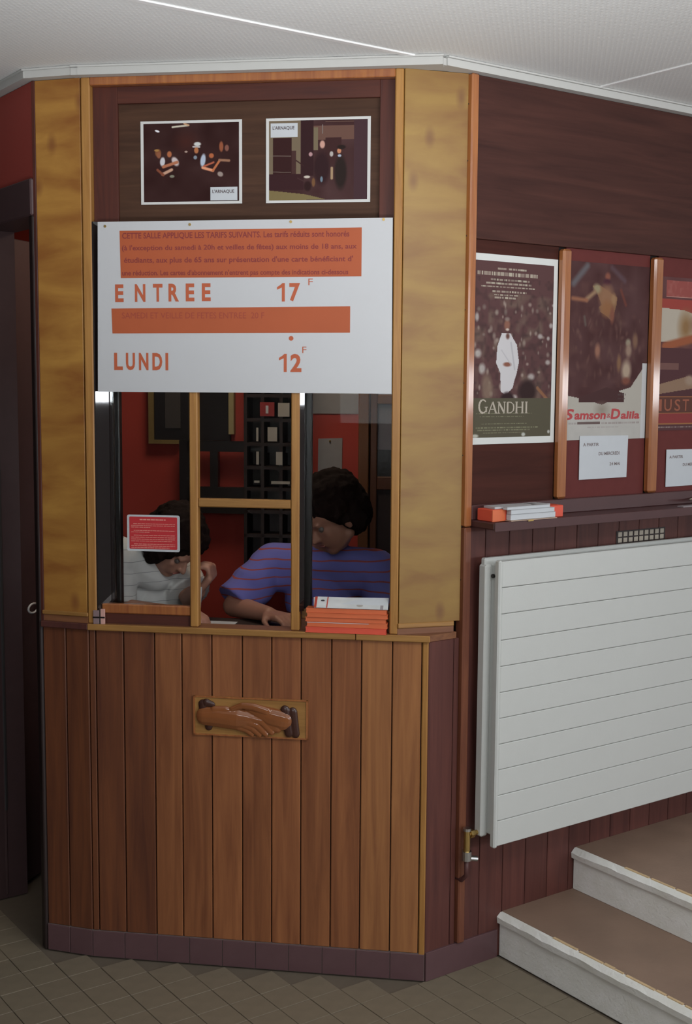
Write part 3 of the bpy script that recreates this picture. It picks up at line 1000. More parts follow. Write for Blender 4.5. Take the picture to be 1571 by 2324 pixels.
def pA(c_):
    c_.rect(0, 0, 1, 1, (46, 27, 26)); c_.noise(8, 8)
    c_.ell(.45, .25, .16, .13, (58, 30, 26), 1)
    q = lambda X, Y: ((X - 120) / 1385, (Y - 140) / 1130)
    def E_(X, Y, rx, ry, col, ang=0, soft=.35): u, v = q(X, Y); c_.ell(u, v, rx / 1385, ry / 1385, col, soft, 1, ang)
    def L_(X, Y, X2, Y2, w_, col): a, b_ = q(X, Y); d, e = q(X2, Y2); c_.line(a, b_, d, e, w_ / 1385, col)
    L_(560, 225, 780, 205, 16, (170, 165, 150)); L_(720, 180, 780, 205, 14, (165, 130, 100))
    E_(360, 570, 50, 60, (110, 70, 45)); E_(340, 535, 40, 18, (140, 105, 60))
    E_(420, 690, 42, 70, (170, 170, 175), .1); E_(370, 600, 35, 50, (120, 75, 55))
    E_(515, 590, 38, 48, (150, 90, 60)); E_(595, 690, 50, 78, (170, 160, 160), -.6)
    L_(430, 760, 620, 700, 26, (150, 95, 70)); L_(420, 860, 545, 800, 26, (165, 130, 110)); L_(350, 800, 430, 870, 22, (110, 62, 46))
    E_(550, 890, 40, 22, (110, 110, 95)); E_(745, 560, 26, 14, (150, 130, 120))
    E_(900, 460, 58, 32, (172, 174, 172)); L_(840, 495, 930, 500, 12, (165, 160, 160))
    E_(885, 545, 36, 48, (150, 95, 62)); E_(975, 680, 42, 100, (150, 160, 175), .15); E_(870, 640, 30, 30, (110, 120, 130))
    L_(970, 780, 1110, 820, 24, (190, 130, 100)); L_(1110, 820, 1200, 690, 20, (160, 95, 62)); L_(990, 760, 1120, 710, 16, (150, 80, 60))
    E_(1090, 620, 40, 38, (150, 85, 55)); E_(1225, 500, 34, 80, (125, 72, 50)); E_(1300, 520, 34, 50, (110, 72, 62))
    L_(1200, 680, 1330, 690, 22, (130, 95, 75)); E_(1210, 870, 48, 38, (130, 118, 112), .4); E_(350, 275, 40, 16, (200, 200, 205), .3)


def pB(c_):
    c_.rect(0, 0, 1, 1, (58, 38, 38)); c_.noise(8, 9)
    q = lambda X, Y: ((X - 85) / 1430, (Y - 115) / 1150)
    def R_(X, Y, X2, Y2, col, al=1): a, b_ = q(X, Y); d, e = q(X2, Y2); c_.rect(a, b_, d, e, col, al)
    def E_(X, Y, rx, ry, col, ang=0, soft=.35): u, v = q(X, Y); c_.ell(u, v, rx / 1430, ry / 1430, col, soft, 1, ang)
    def L_(X, Y, X2, Y2, w_, col): a, b_ = q(X, Y); d, e = q(X2, Y2); c_.line(a, b_, d, e, w_ / 1430, col)
    R_(120, 150, 560, 900, (98, 86, 70)); R_(180, 380, 440, 880, (46, 26, 26)); R_(440, 560, 500, 900, (60, 40, 38))
    R_(570, 150, 740, 900, (44, 26, 28)); R_(740, 230, 1290, 420, (88, 64, 56)); R_(1290, 150, 1480, 1250, (58, 40, 44))
    R_(740, 250, 800, 560, (98, 88, 70)); R_(900, 390, 1120, 620, (52, 32, 32))
    c_.poly([q(110, 1090), q(620, 1150), q(900, 1220), q(110, 1240)], (104, 92, 62))
    R_(110, 870, 600, 1090, (48, 28, 30)); L_(130, 625, 430, 628, 5, (100, 88, 80)); L_(130, 840, 430, 850, 5, (100, 88, 80))
    L_(500, 690, 600, 760, 10, (50, 30, 30)); L_(520, 930, 620, 980, 8, (60, 40, 40))
    E_(860, 480, 42, 62, (168, 130, 118)); E_(850, 800, 130, 260, (42, 26, 28)); E_(700, 610, 32, 34, (150, 118, 120))
    E_(985, 610, 30, 42, (150, 145, 142)); E_(1090, 570, 34, 42, (165, 112, 84)); E_(1120, 520, 70, 34, (34, 26, 24))
    E_(1110, 860, 100, 260, (36, 28, 26)); E_(1095, 635, 30, 20, (140, 150, 165)); L_(990, 800, 990, 940, 22, (140, 118, 92))
    E_(650, 915, 52, 22, (168, 160, 150)); E_(740, 990, 28, 70, (96, 68, 46)); E_(660, 1040, 60, 80, (40, 24, 24))
    E_(850, 950, 22, 46, (92, 108, 120)); R_(900, 170, 1290, 180, (96, 74, 64)); L_(860, 215, 860, 330, 8, (104, 96, 92))


still(-.823, -.535, 2.1885, 2.4145, 'dark film still of seated people, caption card low right, left of the two', pA, (.69, .955, .80, .96))
still(-.4675, -.179, 2.188, 2.4145, 'dark film still of figures by a wall, caption card upper left, right of the two', pB, (.045, .305, .06, .225))

# red sticker on the left pane ---------------------------------------------------------
sk = thing('notice_sticker', FF, (-.796, .029, 1.213), 'red sticker with white rim stuck on the left glass pane', 'sticker')


def rrect(x0, x1, z0, z1, r, n=5):
    pts = []
    for cx_, cz_, a0 in ((x1 - r, z0 + r, -90), (x1 - r, z1 - r, 0), (x0 + r, z1 - r, 90), (x0 + r, z0 + r, 180)):
        for k in range(n + 1):
            a = math.radians(a0 + 90 * k / n); pts.append((cx_ + r * math.cos(a), cz_ + r * math.sin(a)))
    return pts


part('rim', MB().plate(rrect(-.874, -.718, 1.213, 1.318, .006), .0296, .0309), m_paper, sk)
skf = part('red_field', MB().plate(rrect(-.867, -.7255, 1.2195, 1.3125, .003), .0288, .0296), m_stickred, sk)
lt = MB(); random.seed(5)


def dash_line(mb, x0, x1, z, h, y):
    x = x0
    while x < x1:
        l = min(random.uniform(.004, .014), x1 - x)
        mb.box(x, x + l * .86, y - .0003, y, z - h / 2, z + h / 2)
        x += l


skx = lambda X: -.874 + (X - 70) / 1410 * .156
skz = lambda Y: 1.318 - (Y - 60) / 1000 * .105
dash_line(lt, skx(410), skx(1110), skz(190), .0034, .0288)
for a_, b_, Y in ((240, 1360, 305), (180, 1360, 355), (180, 700, 400), (250, 1360, 490), (180, 680, 535), (250, 1360, 620), (180, 1360, 675),
                  (180, 1360, 728), (180, 1280, 780), (250, 1360, 862), (180, 1360, 910), (180, 1210, 960)):
    dash_line(lt, skx(a_), skx(b_), skz(Y), .0017, .0288)
part('print_lines', lt, m_stickink, skf, kind='stuff')

# brochures on the ledge at the right pane --------------------------------------------
z = Z_T
offs = [(.000, .0), (.003, .004), (-.001, .003), (.004, -.001), (.001, .002)]
th = [.016, .015, .013, .012, .013]
labs = ['orange brochure bundle at the very bottom of the pile on the booth ledge',
        'orange brochure bundle second from the bottom on the booth ledge',
        'orange brochure bundle in the middle of the pile on the booth ledge',
        'orange brochure bundle second from the top of the orange pile',
        'orange brochure bundle topmost in the orange pile under the white leaflets']
for i, (dx, dy) in enumerate(offs):
    t = thing('brochure_bundle', FF, (-.227 + dx, .0, z), labs[i], 'brochures', 'orange brochure bundles on the booth ledge')
    e = th[i] - .0006
    part('cover', MB().box(-.345 + dx, -.118 + dx, -.014 + dy, .024, z, z + e * .16).box(-.345 + dx, -.118 + dx, -.014 + dy, .024, z + e * .84, z + e), m_bro if i else m_bro2, t)
    part('pages', B(-.344 + dx, -.119 + dx, -.0132 + dy, .023, z + e * .16, z + e * .84), m_bro if i else m_bro2, t)
    if i == 1: part('pale_page_edge', B(-.344 + dx, -.17 + dx, -.0146 + dy, -.012 + dy, z + e * .80, z + e * .90), m_paper, t)
    z += th[i]
# white leaflets leaning against the glass, on top
lf = thing('leaflet_pile', FF, (-.215, -.02, z), 'white printed leaflets with a red edge lying on the orange brochures', 'leaflets')
cv = Canvas(120, 24, (170, 172, 172)); cv.noise(8, 12)
cv.rect(0, 0, .035, 1, (150, 60, 48)); cv.rect(.17, 0, .185, 1, (150, 70, 60)); cv.ell(.11, .35, .03, .018, (60, 56, 58))
cv.ell(.76, .25, .05, .02, (120, 112, 112), .5, .8); cv.ell(.62, .7, .05, .03, (140, 136, 130)); cv.textline(.80, .95, .3, .2, (120, 110, 112)); cv.rect(.9, .3, .94, 1, (130, 124, 126))
lp = MB()
lp.v = [(-.322, -.010, z + .001), (-.114, -.010, z + .001), (-.114, .017, z + .030), (-.327, .017, z + .026),
        (-.322, -.008, z), (-.114, -.008, z), (-.114, .020, z + .027), (-.327, .020, z + .023)]
lp.f = [(0, 1, 2, 3), (7, 6, 5, 4), (0, 4, 5, 1), (1, 5, 6, 2), (2, 6, 7, 3), (3, 7, 4, 0)]
part('sheets', lp, m_paper, lf)
o = cv.mesh('cover_print', -.322, -.115, 0, .034, 0, lf)
# lay the print on the slanted top sheet
ang = -math.radians(90 - math.degrees(math.atan2(.027, .027)))
o.rotation_euler = (ang, 0, 0); o.location = (-.2185 + .215, -.0102 + .02, .0015); o.scale = (1, 1, 1.10)

# tiny striped solids for the leaflets' reflection in the jamb, left end
tk = thing('leaflet_reflection', FF, (-.95, -.012, Z_T), 'solid stand-in for pale pink striped tickets at the left end of the ledge', 'reflections')
part('pink_stripes', B(-.944, -.932, -.008, -.0005, Z_T, Z_T + .044, bev=.001), plain('pale_pink_stripe', alb(168, 130, 122), .6), tk)
part('grey_stripes', B(-.966, -.949, -.008, -.0035, Z_T, Z_T + .040, bev=.001), plain('grey_stripe', alb(110, 92, 94), .6), tk)
part('band', MB().box(-.967, -.931, -.0095, -.008, Z_T + .018, Z_T + .022), m_black, tk)

# =====================================================================================
# POSTERS ON THE RIGHT WALL
# =====================================================================================


def poster(name_lbl, x0, x1, z0, z1, painter, w_=190, extra=None, tilt=0):
    t = thing('film_poster', WW, ((x0 + x1) / 2, .002, z0), name_lbl, 'poster', 'film posters between the battens')
    part('sheet', B(x0, x1, .0022, .0036, z0, z1), m_paper, t)
    cv = Canvas(w_, int(w_ * (z1 - z0) / (x1 - x0)), (176, 178, 178)); painter(cv)
    cv.mesh('print', x0, x1, z0, z1, .0019, t)
    if extra: extra(t, lambda u: x0 + (x1 - x0) * u, lambda v: z1 + (z0 - z1) * v, .0018)
    return t


def p1(c_):
    W_ = (178, 180, 178)
    q = lambda X, Y: ((X - 150) / 550, (Y - 95 - (X - 150) * .0) / 1240)     # from the enlarged crop, roughly squared
    c_.rect(.0, .035, .955, .965, (74, 52, 52)); c_.noise(.8, 14, (96, 82, 72), (.0, .2, .955, .77)); c_.noise(.6, 26, (50, 38, 38), (.0, .12, .955, .77))
    rg = np.random.RandomState(4)
    for k in range(70):
        u = rg.uniform(.03, .93); v = rg.uniform(.24, .75)
        g = rg.choice([110, 128, 146]); c_.ell(u, v, rg.uniform(.012, .03), rg.uniform(.015, .04), (g, g * .92, g * .85), .7, .6)
    for (u, v, a, b_) in ((.05, .33, .03, .05), (.93, .36, .03, .03), (.80, .42, .04, .03), (.90, .43, .025, .025), (.90, .56, .04, .03), (.70, .64, .055, .04), (.07, .52, .05, .05), (.12, .60, .05, .06), (.96, .25, .03, .02), (.5, .75, .05, .03), (.05, .79, .05, .02), (.88, .77, .04, .04)):
        c_.ell(u, v, a, b_, (150, 146, 142), .6, .8)
    # standing robed figure (generic)
    c_.ell(.40, .365, .045, .06, (112, 78, 66), .5); c_.ell(.40, .335, .04, .025, (120, 110, 104), .6, .7); c_.ell(.405, .39, .028, .016, (158, 148, 140), .6)
    c_.poly([(.34, .41), (.44, .41), (.52, .47), (.55, .56), (.52, .63), (.50, .66), (.48, .70), (.40, .74), (.34, .72), (.33, .62), (.28, .57), (.29, .48)], (164, 162, 164))
    c_.ell(.41, .425, .03, .035, (84, 58, 52), .6); c_.ell(.41, .575, .06, .025, (110, 72, 60), .5); c_.line(.45, .46, .50, .60, .012, (140, 138, 142), .7); c_.line(.34, .50, .46, .58, .008, (142, 140, 144), .6)
    c_.ell(.66, .72, .13, .13, (44, 32, 32), .4); c_.ell(.42, .77, .10, .09, (42, 30, 32), .3); c_.ell(.18, .70, .08, .16, (112, 96, 82), .5, .7, -.1)
    c_.line(.78, .70, .92, .77, .02, (120, 84, 60), .8)
    for a_, b_, y, h_ in ((.28, .62, .072, .010), (.05, .75, .10, .020), (.20, .66, .130, .009), (.15, .68, .150, .010), (.09, .72, .168, .009), (.22, .62, .192, .008), (.24, .52, .210, .008), (.25, .50, .224, .008)):
        c_.textline(a_, b_, y, h_, (172, 170, 152), .75)
    c_.rect(.0, .755, .955, .965, (72, 68, 56))
    for a_, b_, y, h_ in ((.06, .72, .838, .004), (.10, .62, .853, .004), (.12, .66, .892, .006), (.06, .80, .914, .006), (.08, .70, .926, .005), (.14, .62, .940, .005)):
        c_.textline(a_, b_, y, h_, (134, 136, 108), .6)
    c_.ell(.05, .955, .05, .02, (150, 150, 140), .5); c_.ell(.62, .952, .03, .022, (150, 152, 146), .5); c_.ell(.93, .94, .02, .02, (150, 150, 145), .5)
    c_.rect(.955, 0, 1, 1, W_); c_.rect(0, 0, 1, .035, W_); c_.rect(0, .965, 1, 1, W_)


def serif_word(X, Z, y, x0, x1, zt, zb):
    """thick-and-thin capitals G A N D H I built stroke by stroke"""
    mb = MB()
    W_ = (x1 - x0)

    def seg(a, b_, w_):
        ax, az = X(x0 + a[0] * W_), Z(zb + (zt - zb) * a[1]); bx, bz = X(x0 + b_[0] * W_), Z(zb + (zt - zb) * b_[1])
        d = Vector((bx - ax, bz - az)); L = d.length; d /= L; n = Vector((-d.y, d.x)) * w_ / 2
        mb.plate([(ax - n.x, az - n.y), (bx - n.x, bz - n.y), (bx + n.x, bz + n.y), (ax + n.x, az + n.y)], y - .0005, y)
    TH, TN = .0062, .0026
    # G (taller initial)
    pts = []
    for k in range(13):
        t = math.radians(45 + 270 * k / 12)
        pts.append((.085 + .075 * math.cos(t), .52 + .50 * math.sin(t)))
    for a, b_ in zip(pts[:-1], pts[1:]): seg(a, b_, TH if a[0] < .06 else .0038)
    seg((.15, .46), (.15, .08), TH * .8); seg((.12, .46), (.18, .46), TN)
    # A
    seg((.20, .0), (.275, .86), TN * 1.2); seg((.275, .86), (.345, .0), TH); seg((.225, .3), (.32, .3), TN)
    seg((.185, .0), (.22, .0), TN); seg((.32, .0), (.365, .0), TN)
    # N
    seg((.395, .0), (.395, .84), TN * 1.2); seg((.395, .84), (.51, .0), TH); seg((.51, .0), (.51, .84), TN * 1.2)
    seg((.37, .84), (.40, .84), TN); seg((.375, .0), (.42, .0), TN); seg((.49, .84), (.535, .84), TN)
    # D
    seg((.575, .0), (.575, .84), TH)
    pts = [(.575, .84), (.64, .82), (.69, .66), (.70, .42), (.69, .18), (.64, .02), (.575, .0)]
    for a, b_ in zip(pts[:-1], pts[1:]): seg(a, b_, TH * .8 if min(a[0], b_[0]) > .66 else TN)
    # H
    seg((.755, .0), (.755, .84), TH); seg((.875, .0), (.875, .84), TH); seg((.755, .44), (.875, .44), TN)
    for c_x in (.755, .875):
        for z_ in (0, .84): seg((c_x - .025, z_), (c_x + .025, z_), TN)
    # I
    seg((.955, .0), (.955, .84), TH); seg((.93, .84), (.98, .84), TN); seg((.93, .0), (.98, .0), TN)
    return mb


def e1(t, X, Z, y):
    flat = serif_word(X, Z, y, .085, .675, .765, .835)
    part('title_lettering', flat, m_cream, t)


def p2(c_):
    c_.rect(0, 0, 1, 1, (66, 44, 44)); c_.noise(8, 10); c_.noise(.5, 16, (84, 60, 56), (0, .1, 1, .7))
    q = lambda X, Y: ((X - 110) / 1380, (Y - 140) / 2920)
    def E_(X, Y, rx, ry, col, ang=0, soft=.6, al=1): u, v = q(X, Y); c_.ell(u, v, rx / 1380, ry / 1380, col, soft, al, ang)
    def L_(X, Y, X2, Y2, w_, col, al=1): a, b_ = q(X, Y); d, e = q(X2, Y2); c_.line(a, b_, d, e, w_ / 1380, col, al, .8)
    L_(430, 200, 210, 500, 60, (84, 84, 88), .8); L_(840, 200, 1060, 400, 50, (82, 70, 78), .5)
    E_(770, 350, 60, 60, (110, 68, 56)); E_(760, 440, 80, 50, (60, 34, 42))
    c_.poly([q(520, 520), q(640, 500), q(740, 560), q(860, 640), q(940, 680), q(930, 800), q(890, 960), q(850, 1080), q(780, 1010), q(650, 930), q(630, 860), q(680, 820), q(600, 640)], (108, 80, 60))
    for k in range(60):
        u_, v_ = c_.rng.uniform(100, 1380), c_.rng.uniform(900, 2000)
        g_ = c_.rng.choice([76, 84, 92]); E_(u_, v_, c_.rng.uniform(15, 45), c_.rng.uniform(30, 90), (g_, g_ * .74, g_ * .68), c_.rng.uniform(-.5, .5), .8, .5)
    E_(600, 560, 90, 70, (122, 112, 88), .4); L_(560, 620, 430, 740, 44, (120, 96, 76)); L_(430, 760, 200, 740, 36, (118, 80, 62))
    E_(760, 700, 160, 190, (116, 86, 66)); E_(880, 720, 60, 90, (124, 96, 72)); E_(770, 880, 130, 130, (114, 80, 56)); E_(860, 980, 50, 130, (104, 66, 54))
    L_(1000, 560, 1090, 800, 30, (92, 52, 44), .8); E_(630, 1580, 60, 110, (118, 84, 70)); L_(400, 1030, 420, 1160, 30, (82, 76, 70), .7)
    E_(1150, 1430, 60, 60, (120, 112, 96)); E_(1160, 1560, 70, 110, (120, 100, 88)); E_(1130, 1900, 110, 160, (140, 124, 108)); E_(1000, 1780, 50, 130, (104, 78, 60)); E_(1270, 1400, 60, 120, (100, 76, 62))
    E_(1130, 2080, 100, 60, (100, 62, 52))
    c_.poly([(0, .745), (.20, .765), (.45, .80), (.62, .765), (.66, .72), (.80, .70), (.88, .64), (.96, .58), (.96, 1), (0, 1)], (146, 142, 134))
    c_.poly([(.17, .785), (.17, .76), (.5, .70), (.72, .735), (.72, .785)], (62, 42, 42))
    c_.ell(.45, .83, .12, .09, (112, 104, 94), .9, .7)
    c_.rect(0, .86, 1, 1, (150, 148, 144)); c_.noise(3, 20, None, (0, .86, 1, 1))
    c_.rect(.16, .897, .43, .912, (82, 68, 66), .9); c_.textline(.0, .16, .905, .010, (120, 112, 110), .5); c_.textline(.45, .92, .905, .010, (112, 100, 98), .6); c_.textline(.28, .66, .928, .006, (128, 120, 118), .6)
    c_.textline(.64, .74, .742, .010, (70, 60, 60), .9); c_.textline(.64, .74, .765, .010, (70, 60, 60), .9)
    c_.rect(.94, .56, 1, 1, (160, 161, 162))  # white margin whitened only low down, where glare is painted in


def e2(t, X, Z, y):
    mb = join(text_mb('S', X(.0), X(.115), Z(.885), Z(.823), y, depth=.0003, offset=.03, shear=.2),
              text_mb('amson', X(.12), X(.50), Z(.884), Z(.848), y, depth=.0003, offset=.035, shear=.1),
              text_mb('&', X(.51), X(.56), Z(.876), Z(.852), y, depth=.0003, offset=.0, shear=.1),
              text_mb('D', X(.56), X(.68), Z(.884), Z(.823), y, depth=.0003, offset=.035, shear=.1),
              text_mb('alila', X(.685), X(.925), Z(.884), Z(.838), y, depth=.0003, offset=.035, shear=.1))
    flat_part('title_lettering', mb, plain('title_red_ink', alb(140, 52, 54), .7), t)


def p3(c_):
    c_.rect(0, 0, 1, 1, (82, 54, 54)); c_.noise(5, 9)
    c_.rect(.10, .02, 1, .13, (122, 66, 62)); c_.noise(.6, 30, (140, 92, 84), (.10, .02, 1, .13)); c_.rect(.10, .125, 1, .130, (150, 112, 104))
    c_.rect(0, .14, 1, .30, (126, 58, 52))
    c_.poly([(.02, .20), (.35, .21), (.62, .25), (.60, .36), (.3, .42), (0, .42)], (150, 142, 130))
    c_.ell(.38, .32, .14, .20, (118, 92, 64), .8); c_.ell(.5, .30, .10, .10, (112, 84, 66), .8, .8); c_.line(.1, .45, .65, .37, .05, (126, 74, 52))
    c_.rect(0, .46, 1, .78, (70, 46, 48)); c_.ell(.85, .60, .30, .45, (74, 64, 74), .8); c_.rect(.0, .56, .3, .60, (112, 84, 76), .6)
    c_.poly([(.02, .70), (.45, .64), (.58, .68), (.55, .72), (.05, .76)], (118, 96, 80)); c_.ell(.46, .67, .09, .06, (130, 112, 98), .6)
    c_.rect(0, .775, 1, .782, (140, 92, 60)); c_.rect(0, .782, 1, .885, (78, 52, 46)); c_.rect(0, .885, 1, .890, (136, 92, 62))
    c_.rect(0, .890, 1, .952, (112, 52, 52)); c_.rect(0, .952, 1, .960, (126, 86, 58)); c_.rect(0, .96, 1, 1, (72, 48, 50)); c_.textline(.02, .6, .98, .008, (140, 130, 124), .7)


def e3(t, X, Z, y):
    mb = join(*[text_mb(ch, X(a_), X(b_), Z(.872), Z(.795), y, depth=.0003, offset=.01) for ch, a_, b_ in (('I', .05, .085), ('U', .12, .22), ('S', .26, .34), ('T', .37, .46))])
    flat_part('title_lettering', mb, plain('title_orange_ink', alb(118, 66, 48), .7), t)


poster('tall white-bordered poster of a crowd titled GANDHI, nearest the booth', .1415, .4655, 1.5285, 2.0575, p1, 190, e1)
poster('dark painted poster with white foot and red Samson title, between the two battens', .5055, .8605, 1.5325, 2.0585, p2, 190, e2)
poster('red and brown poster cut off by the right picture edge', .906, 1.255, 1.555, 2.035, p3, 170, e3)


def notice(x0, x1, z0, z1, lbl):
    t = thing('paper_notice', WW, ((x0 + x1) / 2, .0, z0), lbl, 'notice', 'handwritten paper notices under the posters')
    sh_ = part('sheet', MB().plate([(x0 + .001, z0), (x1 - .003, z0 + .001), (x1, z1 - .002), (x0, z1)], -.0004, .0004), m_paper, t)
    W_ = x1 - x0; H_ = z1 - z0
    X = lambda u: x0 + W_ * u
    Z = lambda v: z1 - H_ * v
    mbs = (text_mb('A PARTIR', X(.07), X(.39), Z(.24), Z(.165), -.0005, depth=.0003, offset=.02),
              text_mb('DU MERCREDI', X(.39), X(.82), Z(.46), Z(.38), -.0005, depth=.0003, offset=.02),
              text_mb('24 MAI', X(.62), X(.84), Z(.70), Z(.63), -.0005, depth=.0003, offset=.02))
    for mb in mbs: flat_part('handwriting', mb, m_greyink, sh_)


notice(.5715, .7835, 1.413, 1.545, 'white handwritten notice hanging below the Samson poster')
notice(.9635, 1.17, 1.375, 1.494, 'white handwritten notice below the red poster at the right edge')

# =====================================================================================
# SHELF, BOOKS, VENT, RADIATOR on the right wall
# =====================================================================================
SH = thing('wall_shelf', WW, (1.3, -.05, 1.285), 'long dark wooden shelf running along the wall under the posters', 'shelf')
part('shelf_board', B(.140, 3.1, -.105, .0, 1.298, 1.318, bev=.003), m_dark if False else plain('dark_shelf_wood', alb(62, 38, 38), .35, noise_amt=.15, nscale=14), SH)
part('shelf_back', B(.140, 3.1, -.012, .0, 1.318, 1.36, bev=.002), plain('dark_shelf_wood', alb(62, 38, 38), .35), SH)
part('shelf_lip', B(.140, 3.1, -.109, -.105, 1.294, 1.320, bev=.001), plain('dark_shelf_wood', alb(62, 38, 38), .35), SH)
zt = 1.3185
pk = thing('red_box', WW, (.29, -.06, zt), 'flat red-orange box of programmes on the wall shelf beside the booth', 'box')
part('box_body', B(.150, .425, -.085, -.022, zt, zt + .034, bev=.002), m_bro2, pk)
part('orange_end', B(.150, .196, -.0865, -.0845, zt + .001, zt + .033), m_bro, pk)
zz = zt + .0345
for i, (a_, b_, lb) in enumerate(((.165, .33, 'grey booklet lying on the red box, left one'), (.31, .375, 'small grey booklet on the red box, right one'))):
    t = thing('booklet', WW, ((a_ + b_) / 2, -.05, zz), lb, 'booklet', 'booklets on the red box')
    part('cover', MB().prism([(a_, -.078), (b_, -.080), (b_ - .012, -.03), (a_ + .006, -.026)], zz, zz + .006), m_paperdim, t)
    part('pages', MB().prism([(a_ + .002, -.079), (b_ - .002, -.081), (b_ - .014, -.034), (a_ + .008, -.03)], zz + .001, zz + .005), m_paper, t)
wl_ = ['white leaflet bundle leaning before the red box, bottom one', 'white leaflet bundle before the red box, middle one', 'thin white leaflets before the red box, top one']
zz = zt + .0040
for i, (a_, b_, h_) in enumerate(((.200, .372, .016), (.201, .368, .013), (.186, .350, .009))):
    t = thing('leaflet_bundle', WW, ((a_ + b_) / 2, -.112, zz), wl_[i], 'leaflets', 'white leaflet bundles on the wall shelf')
    part('sheets', B(a_, b_, -.1065, -.0872, zz, zz + h_ - .0008, bev=.001), m_paper, t)
    part('cover_sheet', B(a_, b_, -.107, -.0872, zz + h_ - .0008, zz + h_ - .0002), m_paperdim, t)
    zz += h_
t = thing('cream_folder', WW, (.27, -.115, 1.3), 'thin cream folder edge sticking out beneath the leaflets on the shelf', 'folder')
part('folder', B(.196, .372, -.113, -.0875, 1.3202, 1.3220), plain('cream_card', alb(150, 128, 112), .6), t)
part('tab', B(.26, .28, -.1135, -.113, 1.317, 1.3215), m_brass, t)
# wire loop and grey ruler at the right end
rg_ = MB(); pts = []
for k in range(25):
    a = 2 * math.pi * k / 24
    pts.append((1.085 + .052 * math.cos(a), -.055 + .035 * math.sin(a), 1.336 + .003 * math.sin(2 * a)))
rg_.tube(pts, .0022, 8, caps=False)
solo('wire_ring', rg_, m_cream, WW, 'pale wire ring lying on the shelf at the right edge', 'ring', smooth=True)
solo('grey_ruler', B(.93, 1.30, -.103, -.078, 1.3185, 1.3235, bev=.001), m_chrome if False else plain('grey_plastic', alb(112, 104, 106), .5), WW, 'grey strip lying along the shelf edge below the ring', 'ruler')
# ventilation slots
vg = thing('vent_grille', WW, (.86, .0, 1.208), 'small wall vent with two rows of cream squares above the radiator', 'vent')
part('plate', B(.742, .968, -.002, .0, 1.208, 1.247), m_dark, vg)
for r_ in range(2):
    for k in range(9):
        xx = .748 + k * .0243
        part('slot', B(xx, xx + .0175, -.0045, -.002, 1.2105 + r_ * .0185, 1.2105 + r_ * .0185 + .0145, bev=.002), m_cream, vg)

# radiator ------------------------------------------------------------------------------
rx0, rx1 = .165, 1.75
rz0, rz1 = .391, 1.209
rd = thing('radiator', WW, (.95, -.065, rz0), 'large white flat-tube panel radiator fixed to the boarded wall above the steps', 'radiator')
n_t = 11; ht = (rz1 - rz0) / n_t
tube_me = None
for k in range(n_t):
    mb = B(rx0 + .012, rx1, -.101, -.090, rz0 + k * ht + .0006, rz0 + (k + 1) * ht - .0006, bev=.0022)
    part('flat_tube', mb, m_radiator, rd)
part('front_header', B(rx0, rx0 + .014, -.1025, -.082, rz0 - .004, rz1 + .002, bev=.004), m_radiator, rd)
part('middle_channel', B(rx0 + .012, rx0 + .050, -.082, -.052, rz0 + .025, rz1 - .012, bev=.004), m_radiator, rd)
part('rear_panel', B(rx0 - .006, rx1, -.050, -.030, rz0 + .020, rz1 + .004, bev=.004), m_radiator, rd)
part('rear_header', B(rx0 - .010, rx0 + .016, -.058, -.026, rz0 + .018, rz1 - .014, bev=.005), m_radiator, rd)
fins = MB()
x = rx0 + .06
while x < rx1 - .01:
    fins.box(x, x + .0012, -.088, -.052, rz0 + .03, rz1 - .03); x += .03
part('fins', fins, m_radiator, rd, kind='stuff')
part('vent_plug', MB().tube([(rx0 + .0115, -.067, rz1 - .045), (rx0 + .006, -.067, rz1 - .045)], .006, 10), m_black, rd)
for bx_ in (rx0 + .25, rx1 - .3): part('bracket', B(bx_, bx_ + .03, -.031, .002, rz1 - .2, rz1 - .1), m_radiator, rd)
vv = MB().tube([(.118, -.040, .372), (.118, -.040, .432)], .0095, 12).tube([(.118, -.040, .420), (.158, -.040, .420)], .007, 12).tube([(.128, -.040, .420), (.142, -.040, .420)], .012, 6)
vvo = part('valve', vv, m_brass, rd, smooth=False)
vk = MB().tube([(.118, -.040, .345), (.118, -.040, .372)], .014, 12).tube([(.118, -.040, .352), (.150, -.048, .345)], .008, 10).tube([(.118, -.040, .432), (.118, -.040, .440)], .012, 12)
part('valve_cap', vk, m_chrome, vvo)
part('pipe', MB().tube([(.118, -.040, .35), (.118, -.040, .30), (.118, -.02, .28), (.118, .008, .28)], .007, 10), plain('dark_painted_pipe', alb(66, 38, 36), .5), rd, smooth=True)

# =====================================================================================
# INSIDE THE BOOTH
# =====================================================================================
yb = BW
# framed dark board on the red wall
fb_ = thing('framed_board', FF, (-1.0, yb - .02, 1.46), 'dark board with a narrow yellow frame on the red wall inside the booth', 'picture frame')
part('panel', B(-1.16, -.862, yb - .02, yb - .001, 1.475, 2.2), m_black, fb_)
part('frame', B(-1.18, -1.16, yb - .03, yb - .001, 1.46, 2.2), plain('dull_gold', (.20, .14, .05, 1), .5), fb_)
part('frame', B(-.865, -.845, yb - .03, yb - .001, 1.50, 2.2), plain('highlit_gold', (.34, .28, .14, 1), .5), fb_)  # right stile of the same frame, its highlights painted as paler gold
part('frame', B(-1.16, -1.06, yb - .03, yb - .001, 1.46, 1.475), plain('dull_gold', (.2, .14, .05, 1), .5), fb_)
part('grey_print', B(-1.115, -1.055, yb - .024, yb - .02, 1.52, 2.0), plain('grey_print', (.05, .045, .045, 1), .7), fb_)
